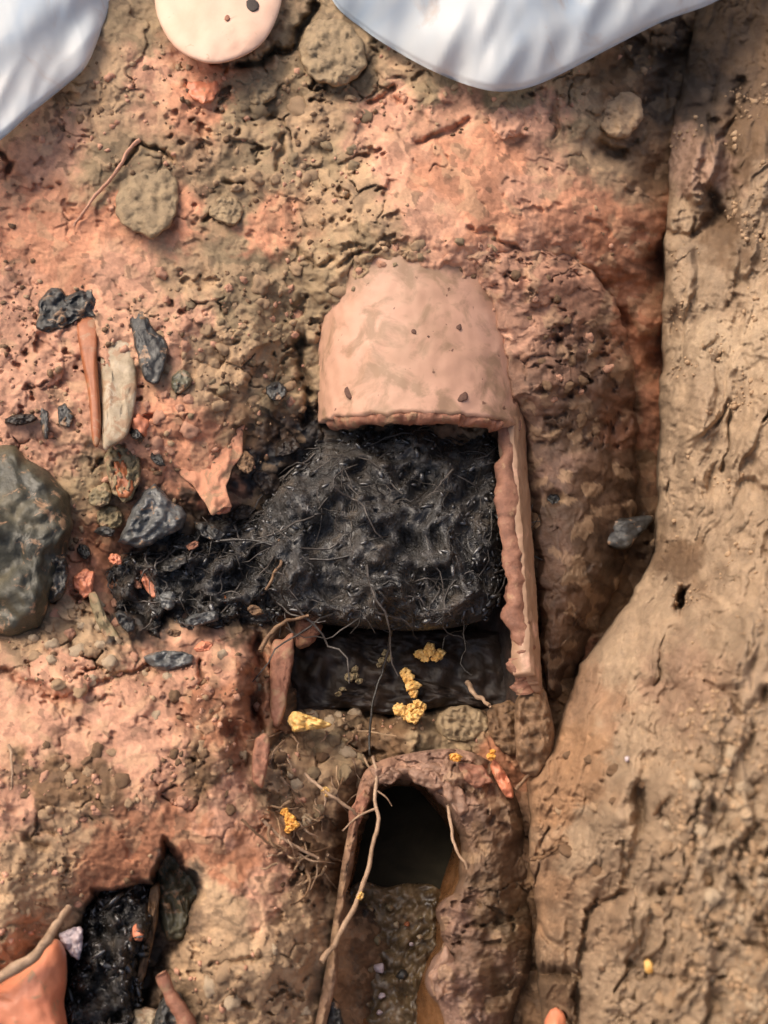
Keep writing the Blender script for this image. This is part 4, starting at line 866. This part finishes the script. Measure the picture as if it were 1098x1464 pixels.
# bottom left hollow
stone([(-60, 1425), (0, 1405), (40, 1372), (78, 1342), (92, 1355), (96, 1390), (92, 1430), (84, 1500), (-60, 1500)], .02, .045, 'salmon', 'smooth salmon orange clay surface bulging in the bottom left corner', 'clay lump', 'clay_lump', power=2.6, rough=.003, rscale=40, jag=.02, n=80, rings=20)
stone([(84, 1338), (100, 1328), (117, 1326), (118, 1350), (112, 1372), (98, 1362)], .035, .012, 'lilac', 'pale lilac white chip between salmon lump and black hollow', 'chip', 'chip', n=40, rings=9)
bm_ = lump('sludge_clump', [(130, 1290), (160, 1262), (205, 1265), (222, 1300), (215, 1350), (205, 1400), (190, 1500), (90, 1500), (88, 1440), (104, 1380), (118, 1340)], -.03, .045, M['sludge'], None, .04, 2.4, .022, 30, n=110, rings=36)
grains('sludge_grains', bm_, 500, M['wet_grain'], 5, .0008, .004)
tag(bm_, 'black wet lump in the hollow at the bottom left beside the salmon lump', 'sludge')
stone([(232, 1205), (255, 1202), (278, 1240), (292, 1268), (272, 1300), (268, 1335), (240, 1345), (226, 1300), (224, 1245)], .0, .022, 'stone_green', 'dark grey stone wedged upright in the bottom left hollow', rough=.008, rscale=16, n=70, rings=16)
stone([(190, 1325), (200, 1320), (206, 1332), (202, 1345), (191, 1342)], .05, .006, 'salmon', 'tiny orange chip on the black lump at the bottom left', 'chip', 'chip', n=26, rings=6)
stone([(215, 1270), (228, 1262), (226, 1310), (214, 1370), (200, 1420), (185, 1440), (198, 1380), (208, 1320)], .015, .016, 'root_brown', 'dark brown rib of clay standing between black lump and grey stone', 'clay rib', 'clay_rib', n=60, rings=10)
stone([(226, 1440), (245, 1415), (262, 1430), (275, 1500), (215, 1500)], .01, .02, 'stone_black', 'blue black shard under the red stick at the bottom edge', 'shard', 'black_shard', n=44, rings=10)
stone([(190, 1450), (206, 1440), (226, 1446), (222, 1468), (210, 1500), (190, 1500)], .02, .014, 'cream_shard', 'cream and orange chip at the bottom edge left of the red stick', 'chip', 'chip', n=40, rings=9, rough=.004)
st = tube('clay_stick', [(230, 1392, gh(230, 1392) + .05), (245, 1425, gh(262, 1425) + .03), (262, 1452, gh(280, 1452) + .02), (280, 1495, gh(290, 1480) + .015)], .0042, .006, M['broken_clay'], sides=6)
tag(st, 'reddish stick leaning at the bottom edge with a white wet tip', 'stick')

# ------------------------------------------------------------------ yellow growths in the dark recess
def cluster(parts, label, mat='yellow', hh=None):
    c = np.array([(p[0], p[1]) for p in parts], float).mean(0)
    base = parts[0][3] if hh is None else hh
    r = empty('yellow_growth', pt(c[0], c[1], base - .01)); tag(r, label, 'fungus', 'yellow growths on the roots and rubble')
    for (x, y, s, h) in parts:
        a0 = random.random() * 6
        lump('nodule', [(x + 1.15 * s * math.cos(a0 + k) * random.uniform(.7, 1.25), y + s * math.sin(a0 + k) * random.uniform(.75, 1.2)) for k in np.arange(8) / 8 * 6.283], h, .0006 * s, M[mat], r, .0006 * s, 4, .003, 4, n=30, rings=9, jag=.3)
    return r
cluster([(600, 935, 7, -.03), (612, 931, 8, -.028), (616, 924, 6, -.026), (628, 936, 8, -.03), (608, 941, 6, -.03), (621, 941, 6, -.03)], 'topmost bright yellow growth, a small cross in the dark recess')
cluster([(579, 962, 8, -.03), (584, 970, 8, -.028), (590, 980, 9, -.027), (591, 991, 8, -.028)], 'bent bright yellow growth in the middle of the dark recess')
cluster([(572, 1014, 9, -.018), (580, 1022, 8, -.018), (590, 1027, 9, -.016), (598, 1018, 7, -.018), (604, 1010, 6, -.02), (588, 1012, 6, -.018), (596, 1005, 6, -.018)], 'spread yellow growth where the dark recess meets the rubble')
cluster([(508, 957, 5, -.03), (500, 968, 6, -.03), (508, 966, 5, -.03), (514, 974, 5, -.03), (490, 985, 4, -.03), (484, 992, 4, -.03)], 'small dull yellow crumbs at the left of the dark recess', 'olive_stone')
cluster([(552, 934, 6, -.025), (546, 944, 5, -.025), (556, 941, 5, -.025), (542, 951, 4, -.025)], 'small dull yellow growth under the root mass, left of the topmost bright one', 'olive_stone')
tag(lump('yellow_growth', [(412, 1028), (422, 1017), (440, 1022), (468, 1032), (470, 1040), (440, 1044), (420, 1046)], .006, .010, M['yellow'], None, .01, 3.5, .006, 8, n=50, rings=14, jag=.15), 'pale yellow wedge lying at the left end of the rubble', 'fungus', 'yellow growths on the roots and rubble')
cluster([(408, 1160, 6, .03), (413, 1170, 8, .03), (418, 1178, 8, .03), (414, 1184, 7, .03)], 'amber orange growth on the left slope beside the lower pipe', 'amber')
cluster([(652, 1083, 7, .018), (648, 1080, 4, .018)], 'single amber bead on the pale rim of the lower pipe', 'amber')
cluster([(702, 1082, 6, .012), (704, 1075, 4, .012)], 'small amber bead above the orange tip right of the lower pipe', 'amber')
cluster([(465, 1130, 5, .02), (468, 1136, 4, .02)], 'tiny yellow bead on a thin root at the left of the lower pipe')
cluster([(516, 1279, 4, .03), (515, 1283, 4, .03)], 'tiny yellow bead halfway down the long pale root')
stone([(705, 1085), (716, 1095), (730, 1118), (734, 1138), (724, 1140), (712, 1122), (702, 1100)], .04, .010, 'salmon', 'orange broken tip of clay on the shoulder of the lower pipe', 'shard', 'clay_shard', n=40, rings=9)
def bstone(outline, dh, thick, mat, label, cat='chip', name='chip', **kw):
    c = np.array(outline, float).mean(0)
    kw.setdefault('rough', thick * .4); kw.setdefault('jag', .1)
    return tag(lump(name, outline, bh(*c) + dh, thick, M[mat], **kw), label, cat)
bstone([(778, 1464), (784, 1448), (795, 1440), (808, 1452), (814, 1490), (780, 1490)], .004, .010, 'salmon', 'orange chip stuck in the bank at the bottom edge', n=34, rings=8)
bstone([(921, 1374), (930, 1372), (935, 1382), (932, 1392), (923, 1390)], .001, .005, 'yellow', 'small yellow chip in the bank above the bottom edge', n=24, rings=6)
bstone([(893, 1083), (899, 1081), (901, 1087), (895, 1090)], .001, .004, 'lilac', 'tiny white pebble in the bank right of the lower pipe', 'pebble', 'pebble', n=18, rings=5)
bstone([(1102, 480), (1095, 470), (1105, 460)], .0, .004, 'clod_tan', 'tan nub at the right edge of the bank', 'pebble', 'pebble', n=18, rings=5) if False else None
HB = sh(885, 760) - .004
tag(lump('black_shard', [(840, 750), (862, 742), (895, 740), (935, 738), (915, 765), (895, 785), (868, 780), (852, 770)], HB, .010, M['stone_black'], rough=.003, n=44, rings=14, jag=.08, power=4), 'dark flat shard in the shaded gap beside the bank', 'shard')
tag(lump('pebble', [(780, 706), (790, 700), (804, 706), (807, 718), (795, 726), (782, 720)], sh(793, 712) - .001, .005, M['stone_black'], rough=.002, rscale=6), 'small dark round pebble in the mud right of the pipe', 'pebble')
stone([(930, 775), (938, 768), (944, 772), (940, 782), (930, 784)], .02, .008, 'clod_tan', 'small pale clod on the lip of the bank by the dark shard', 'clod', 'clay_clod', n=24, rings=6)
stone([(388, 925), (402, 912), (418, 908), (420, 940), (412, 985), (404, 1030), (388, 1035), (386, 980)], .035, .012, 'broken_clay', 'red clay shard standing at the left of the dark recess', 'shard', 'clay_shard', rough=.002, n=50, rings=10)
stone([(364, 1062), (378, 1048), (386, 1060), (382, 1100), (374, 1125), (360, 1112)], .03, .010, 'broken_clay', 'small pink brown shard below the left of the recess', 'shard', 'clay_shard', rough=.002, n=44, rings=9)
stone([(425, 880), (450, 882), (460, 900), (440, 925), (422, 922)], .02, .012, 'broken_clay', 'red brown clay flake under the lower left of the root mass', 'shard', 'clay_shard', n=36, rings=8)
stone([(628, 1020), (660, 1008), (690, 1018), (700, 1040), (680, 1060), (640, 1058), (622, 1040)], .0, .016, 'clod_olive', 'greyish rounded clod in the rubble under the recess', 'clod', 'clay_clod', rough=.006, rscale=14, n=50, rings=12)
stone([(738, 1000), (772, 975), (792, 1040), (786, 1090), (762, 1112), (740, 1090)], .034, .034, 'clod_brown', 'brown mud lump at the foot of the jagged pipe wall beside the bank', 'clod', 'clay_clod', rough=.008, rscale=18, n=60, rings=14)
stone([(700, 1012), (735, 1004), (742, 1040), (738, 1080), (712, 1070), (698, 1040)], .0, .014, 'clod_brown', 'brown clod at the right end of the rubble', 'clod', 'clay_clod', rough=.006, rscale=14, n=50, rings=12)

LANDMARKS = [(155, 550, 'cream shard'), (211, 495, 'dark pointed shard'), (258, 546, 'green pebble'), (394, 558, 'blue black pebble'), (450, 590, 'broken crown'), (275, 685, 'orange slab'), (50, 760, 'olive boulder'), (120, 830, 'salmon shard'), (150, 890, 'olive splinter'), (400, 970, 'red clay shard'), (440, 1035, 'yellow wedge'), (413, 1170, 'amber growth'), (590, 1015, 'spread yellow growth'), (372, 1090, 'small pink shard'), (490, 1200, 'long pale root'), (250, 1270, 'upright dark stone'), (355, 1432, 'small dark hole'), (250, 1440, 'red stick'), (15, 1100, 'fine pale rootlet'), (60, 1295, 'short brown root'), (475, 70, 'big olive clod'), (210, 270, 'cracked olive clod'), (320, 300, 'round olive clod'), (312, 40, 'peach lump'), (793, 712, 'round dark pebble'), (720, 400, 'clean barrel'), (885, 470, 'outer rim'), (926, 1382, 'yellow chip'), (897, 1086, 'white pebble'), (795, 1450, 'orange chip'), (945, 1150, 'dark root stub'), (1095, 1120, 'right picture edge'), (1080, 1440, 'bottom right corner'), (790, 1215, 'dark bank root'), (240, 945, 'grey wet lump'), (460, 440, 'left barrel edge'), (600, 345, 'barrel back')]
def near(x, y):
    return ' near the ' + min(LANDMARKS, key=lambda q: math.hypot(x - q[0], y - q[1]))[2]
# ------------------------------------------------------------------ roots
def root(pts, r0, r1, label, mat='root_pale', onb=False, group=None, jit=.0012, **kw):
    f = bh if onb else gh
    P = [(x, y, f(x, y) + dz if abs(dz) < .5 else dz - 1) for x, y, dz in pts]
    return tag(tube('root', P, r0, r1, M[mat], jit=jit, **kw), label, 'root', group)
def rooth(pts, r0, r1, label, mat='root_pale', group=None, jit=.0012, **kw):
    return tag(tube('root', pts, r0, r1, M[mat], jit=jit, **kw), label, 'root', group)
lr = rooth([(533, 1080, .01), (538, 1110, .012), (537, 1150, .014), (540, 1180, .015), (532, 1215, .018), (522, 1255, .02), (510, 1290, .025), (492, 1325, .03), (475, 1352, .04), (460, 1375, .045)], .0012, .0021, 'long pale root hanging across the dark bore of the lower pipe')
tube('rootlet', [(540, 1155, .015), (522, 1162, .014), (506, 1172, .012), (490, 1188, .012)], .0011, .0006, M['root_pale'], lr)
tube('rootlet', [(538, 1130, .012), (552, 1140, .010), (560, 1152, .006)], .0008, .0004, M['root_pale'], lr)
rooth([(640, 1150, .005), (645, 1180, .008), (650, 1210, .008), (662, 1230, .010), (668, 1242, .008)], .0014, .0009, 'short forked root clinging to the right lip of the dark bore')
rooth([(436, 1106, .02), (460, 1128, .022), (482, 1142, .02), (504, 1160, .012), (512, 1166, .006)], .0014, .0011, 'thin pale root slanting from the rubble to the lower pipe')
rooth([(375, 1170, .04), (395, 1192, .035), (425, 1212, .03), (455, 1228, .02)], .0014, .001, 'thin straw coloured root below the amber growth')
rooth([(345, 1172, .055), (365, 1190, .05), (385, 1205, .042), (410, 1215, .035)], .001, .0008, 'short thin root left of the straw coloured root', 'root_brown')
rooth([(-40, 1418, .078), (10, 1392, .084), (45, 1370, .082), (68, 1345, .078), (82, 1318, .072), (98, 1298, .062)], .0042, .0026, 'thick pale root curving up in the bottom left corner')
root([(50, 1290, .006), (62, 1295, .008), (78, 1300, .004)], .0014, .001, 'short brown root on the clay at the left', 'root_brown')
root([(12, 1065, .004), (17, 1090, .005), (18, 1115, .005), (16, 1130, .003)], .0011, .0008, 'fine pale rootlet standing on pink clay at the left edge')
root([(200, 200, .006), (185, 215, .007), (165, 245, .006), (140, 275, .006), (118, 305, .006), (105, 325, .004)], .0018, .0012, 'thin pinkish root slanting down the upper left soil', 'clod_pink')
rooth([(380, 842, .03), (392, 822, .035), (402, 802, .04), (398, 770, .03)], .0012, .0018, 'short root with a pale tip at the left of the root mass', 'root_brown')
rooth([(300, 775, .02), (340, 770, .03), (385, 778, .035), (420, 795, .035), (470, 800, .045), (520, 790, .05)], .0014, .001, 'dark grey root running left out of the root mass', 'root_black')
rooth([(350, 800, .02), (362, 780, .03), (388, 776, .035), (405, 788, .03)], .0012, .001, 'dark looped root at the left end of the root mass', 'root_black')
rooth([(372, 930, .045), (388, 905, .04), (412, 888, .035), (440, 880, .03)], .0020, .0012, 'brown root arched over the red clay shard at the recess', 'root_brown')
rooth([(738, 1128, .01), (752, 1112, .014), (770, 1095, .018), (788, 1080, .02)], .0016, .0008, 'short brown root sticking out between lower pipe and bank', 'root_brown')
rooth([(668, 975, -.03), (676, 990, -.024), (690, 1000, -.02), (700, 1010, -.012)], .0024, .0014, 'stubby pale root poking from the rubble in the recess', 'root_pale')
rooth([(560, 900, .01), (556, 925, -.005), (548, 955, -.015), (538, 985, -.018), (530, 1030, -.01), (528, 1080, .0)], .0014, .001, 'thin dark root falling from the root mass across the recess', 'root_black')
root([(935, 1165, .002), (945, 1150, .006), (955, 1137, .004)], .0012, .0008, 'short dark root stub in the bank', 'root_brown', True)
root([(760, 1228, .002), (785, 1222, .003), (800, 1208, .003), (812, 1206, .0)], .0014, .001, 'dark root lying in the bank beside the lower pipe', 'root_brown', True)
for i in range(46):                                  # fine roots tangled in the rubble left of the lower pipe
    x = random.uniform(372, 520); y = random.uniform(1020, 1250)
    if x > 470 and y > 1150: x -= 70
    a = random.gauss(1.35, .7); L = random.uniform(18, 60); b = random.gauss(0, .5)
    pp = []
    for k in range(4):
        xx = x + L * k / 3 * math.cos(a + b * k / 3); yy = y + L * k / 3 * math.sin(a + b * k / 3)
        pp.append((xx, yy, max(gh(xx, yy), -.03) + random.uniform(.002, .010)))
    mt_ = random.choice(['root_pale', 'root_brown', 'root_pale', 'clod_tan'])
    rooth(pp, random.uniform(.0006, .0015), .0005, {'root_pale': 'pale', 'root_brown': 'brown', 'clod_tan': 'tan'}[mt_] + ' fine root tangled in the rubble' + near(x, y), mt_, 'fine roots in the rubble', sides=5, n=14)

# ------------------------------------------------------------------ loose clods and crumbs
def clod_mesh(seed, sub=2):
    bm = bmesh.new(); bmesh.ops.create_icosphere(bm, subdivisions=sub, radius=1)
    rg = np.random.default_rng(seed); sx = rg.uniform(.75, 1.25, 3) * np.array([1, 1, .75]); o = rg.uniform(0, 50, 3)
    for v in bm.verts:
        c = v.co; n = float(fbm(np.array([c.x * 1.3 + o[0] + c.z]), np.array([c.y * 1.3 + o[1] - c.z * .7]), seed, 3)[0])
        n2 = round(float(perlin(np.array([c.x * .9 + o[2]]), np.array([c.y * .9 + c.z]), seed + 3)[0]) * 4) / 4
        v.co = c * (1 + .32 * n + .22 * n2); v.co.x *= sx[0]; v.co.y *= sx[1]; v.co.z *= sx[2]
    me = bpy.data.meshes.new('clay_clod'); bm.to_mesh(me); bm.free()
    me.polygons.foreach_set('use_smooth', np.ones(len(me.polygons), bool))
    return me
PROTO = {}
for mname in ('clod_pink', 'clod_tan', 'clod_olive', 'clod_brown', 'cream_shard', 'salmon'):
    PROTO[mname] = []
    for k in range(5):
        me = clod_mesh(len(PROTO) * 31 + k, 3); me.materials.append(M[mname]); PROTO[mname].append(me)
ZONES = [  # polygon, count, size range (px), materials, on bank, label, group
    ([(205, 390), (440, 380), (440, 600), (250, 600)], 46, (6, 13), ['clod_tan', 'clod_tan', 'clod_olive', 'clod_pink'], False, 'rounded crumb left of the pipe', 'crumbs left of the pipe'),
    ([(180, 570), (270, 560), (285, 640), (200, 650)], 16, (7, 13), ['clod_pink', 'salmon', 'clod_pink'], False, 'clay crumb under the pointed shard', 'pink crumbs under the pointed shard'),
    ([(25, 880), (165, 860), (195, 940), (130, 1000), (50, 960)], 30, (7, 16), ['clod_tan', 'clod_pink', 'cream_shard', 'clod_pink'], False, 'clod heaped below the big olive stone', 'pale clods below the big olive stone'),
    ([(200, 950), (370, 930), (370, 1090), (250, 1120)], 26, (5, 11), ['clod_pink', 'clod_pink', 'cream_shard', 'clod_brown'], False, 'crumb on the mound by the recess', 'crumbs on the pink mound'),
    ([(395, 1020), (520, 1010), (520, 1120), (400, 1200)], 34, (6, 13), ['clod_tan', 'clod_olive', 'clod_brown', 'cream_shard'], False, 'earthy clod in the rubble', 'clods in the rubble'),
    ([(30, 1060), (300, 1060), (330, 1160), (40, 1170)], 24, (6, 12), ['clod_pink', 'clod_brown', 'clod_tan'], False, 'crumb on the lower left soil', 'crumbs at the lower left'),
    ([(290, 1390), (440, 1340), (440, 1460), (290, 1460)], 16, (6, 12), ['clod_tan', 'cream_shard'], False, 'crumb on the soil left of the puddle', 'crumbs at the bottom'),
    ([(330, 80), (530, 60), (540, 240), (340, 300)], 18, (7, 16), ['clod_olive', 'clod_tan', 'clod_olive'], False, 'clod on the upper slope', 'clods on the upper slope'),
    ([(730, 380), (800, 400), (870, 520), (850, 620), (780, 560)], 22, (5, 10), ['clod_brown', 'clod_pink', 'clod_brown'], False, 'damp clod on the pipe shoulder', 'clods on the pipe shoulder'),
    ([(470, 395), (520, 345), (700, 345), (735, 420), (690, 410), (640, 372), (540, 382), (490, 430)], 30, (5, 11), ['clod_tan', 'clod_olive', 'clod_pink', 'clod_brown'], False, 'crumb at the back of the barrel', 'crumbs along the back of the barrel'),
    ([(960, 1100), (1090, 1060), (1090, 1450), (930, 1450)], 44, (6, 15), ['clod_tan', 'clod_tan', 'cream_shard'], True, 'clod on the lower bank', 'clods in the lower bank'),
    ([(800, 1080), (930, 1060), (880, 1420), (800, 1420)], 14, (6, 11), ['clod_tan', 'clod_brown'], True, 'crumb on the bank beside the lower pipe', 'crumbs on the bank beside the lower pipe'),
]
TONE = {'pink_clay_clod': 'pink', 'tan_clay_clod': 'tan', 'olive_clay_clod': 'olive', 'brown_clay_clod': 'dark brown', 'cream_shard': 'cream', 'salmon_clay': 'salmon'}
for poly, cnt, (s0, s1), mats, onb, label, group in ZONES:
    xs = [p[0] for p in poly]; ys = [p[1] for p in poly]; done = 0; placed = []; made = []
    while done < cnt:
        x = random.uniform(min(xs), max(xs)); y = random.uniform(min(ys), max(ys))
        if sdpoly(np.array([x]), np.array([y]), poly)[0] > 0: done += 0.02; continue
        s = s0 + (s1 - s0) * random.random() ** 2.2
        if any(math.hypot(x - a, y - b) < (s + c) * 1.1 for a, b, c in placed): done += .05; continue
        placed.append((x, y, s)); done += 1
        h = max(gh(x, y), barrel_h(x, y) or -1) if 'barrel' in group else sh(x, y) if group == 'clods on the pipe shoulder' else bh(x, y) if onb else gh(x, y)
        p = pt(x, y, h - .0012); dist = np.linalg.norm(p - CAM); r = s * dist / F
        o = bpy.data.objects.new('clay_clod', random.choice(PROTO[random.choice(mats)])); COL.objects.link(o)
        o.location = p; o.scale = (r * random.uniform(.85, 1.2), r * random.uniform(.8, 1.1), r)
        o.rotation_euler = (random.gauss(0, .4), random.gauss(0, .4), random.uniform(0, 6.28))
        made.append((r, o, near(x, y)))
    seen = set()
    for r, o, nr_ in sorted(made, key=lambda q: -q[0]):
        mn = o.data.materials[0].name; adj = TONE[mn]
        tag(o, ('largest ' if mn not in seen else 'small ') + adj + ' ' + label + ('' if mn not in seen else nr_), 'clod', group); seen.add(mn)

def crumbs(name, n, fh, region, avoid, mat, smin, smax, seed, dens=None):
    rg = np.random.default_rng(seed)
    bm = bmesh.new(); bmesh.ops.create_icosphere(bm, subdivisions=1, radius=1)
    base = np.array([v.co[:] for v in bm.verts]); fcs = np.array([[v.index for v in f.verts] for f in bm.faces]); bm.free()
    V = []; Fc = []; k = 0
    x0, y0, x1, y1 = region
    while k < n:
        x = rg.uniform(x0, x1); y = rg.uniform(y0, y1)
        if dens is not None and perlin(np.array([x / 55]), np.array([y / 55]), seed)[0] + rg.normal() * .15 < dens(x, y): k += .02; continue
        if any(sdpoly(np.array([x]), np.array([y]), a)[0] < 6 for a in avoid): k += .02; continue
        p = pt(x, y, fh(x, y) + .0003); s = smin + (smax - smin) * rg.random() ** 3
        r = s * np.linalg.norm(p - CAM) / F
        b = base * (1 + .25 * rg.normal(size=(len(base), 1))) * r * rg.uniform(.7, 1.2, 3)
        V.append(b + p); Fc.append(fcs + len(base) * (len(V) - 1)); k += 1
    o = link_mesh(name, np.vstack(V), np.vstack(Fc), mat, origin=(0, 0, 0))
    return o
AV = [RECESS, BORE, SINK, [(440, 380), (740, 380), (770, 640), (740, 910), (330, 910), (330, 700), (440, 620)], [(130, 760), (420, 730), (420, 940), (140, 940)], [(440, 1080), (770, 1060), (770, 1480), (440, 1480)], [(740, 380), (1000, 380), (1000, 1100), (740, 1100)], [(40, 310), (300, 320), (400, 310), (380, 370), (60, 385)], [(0, 990), (90, 985), (210, 1000), (200, 1090), (0, 1060)], [(110, 1190), (300, 1150), (400, 1250), (370, 1340), (290, 1330), (230, 1190), (130, 1290)], [(20, 210), (150, 220), (150, 310), (20, 310)]]
for nm, n, m_, lab, seed in (('soil_crumbs', 800, 'clod_pink', 'loose pink clay crumbs scattered over the soil on the left', 5), ('soil_crumbs', 800, 'clod_tan', 'loose tan clay crumbs scattered over the soil on the left', 6), ('soil_crumbs', 900, 'clod_brown', 'loose dark brown crumbs scattered over the soil on the left', 8)):
    o = crumbs(nm, n, gh, (0, 60, 930, 1464), AV, M[m_], 1.2, 5.5, seed, lambda x, y: .0 if not (540 < x < 960 and 190 < y < 340) else .6)
    tag(o, lab, 'crumbs', kind='stuff')
o = crumbs('soil_crumbs', 1100, bh, (960, 120, 1098, 1464), [], M['clod_tan'], 1.2, 5.0, 9, lambda x, y: .35 if y < 1000 else -.1)
tag(o, 'loose tan crumbs clinging to the bank on the right', 'crumbs', kind='stuff')
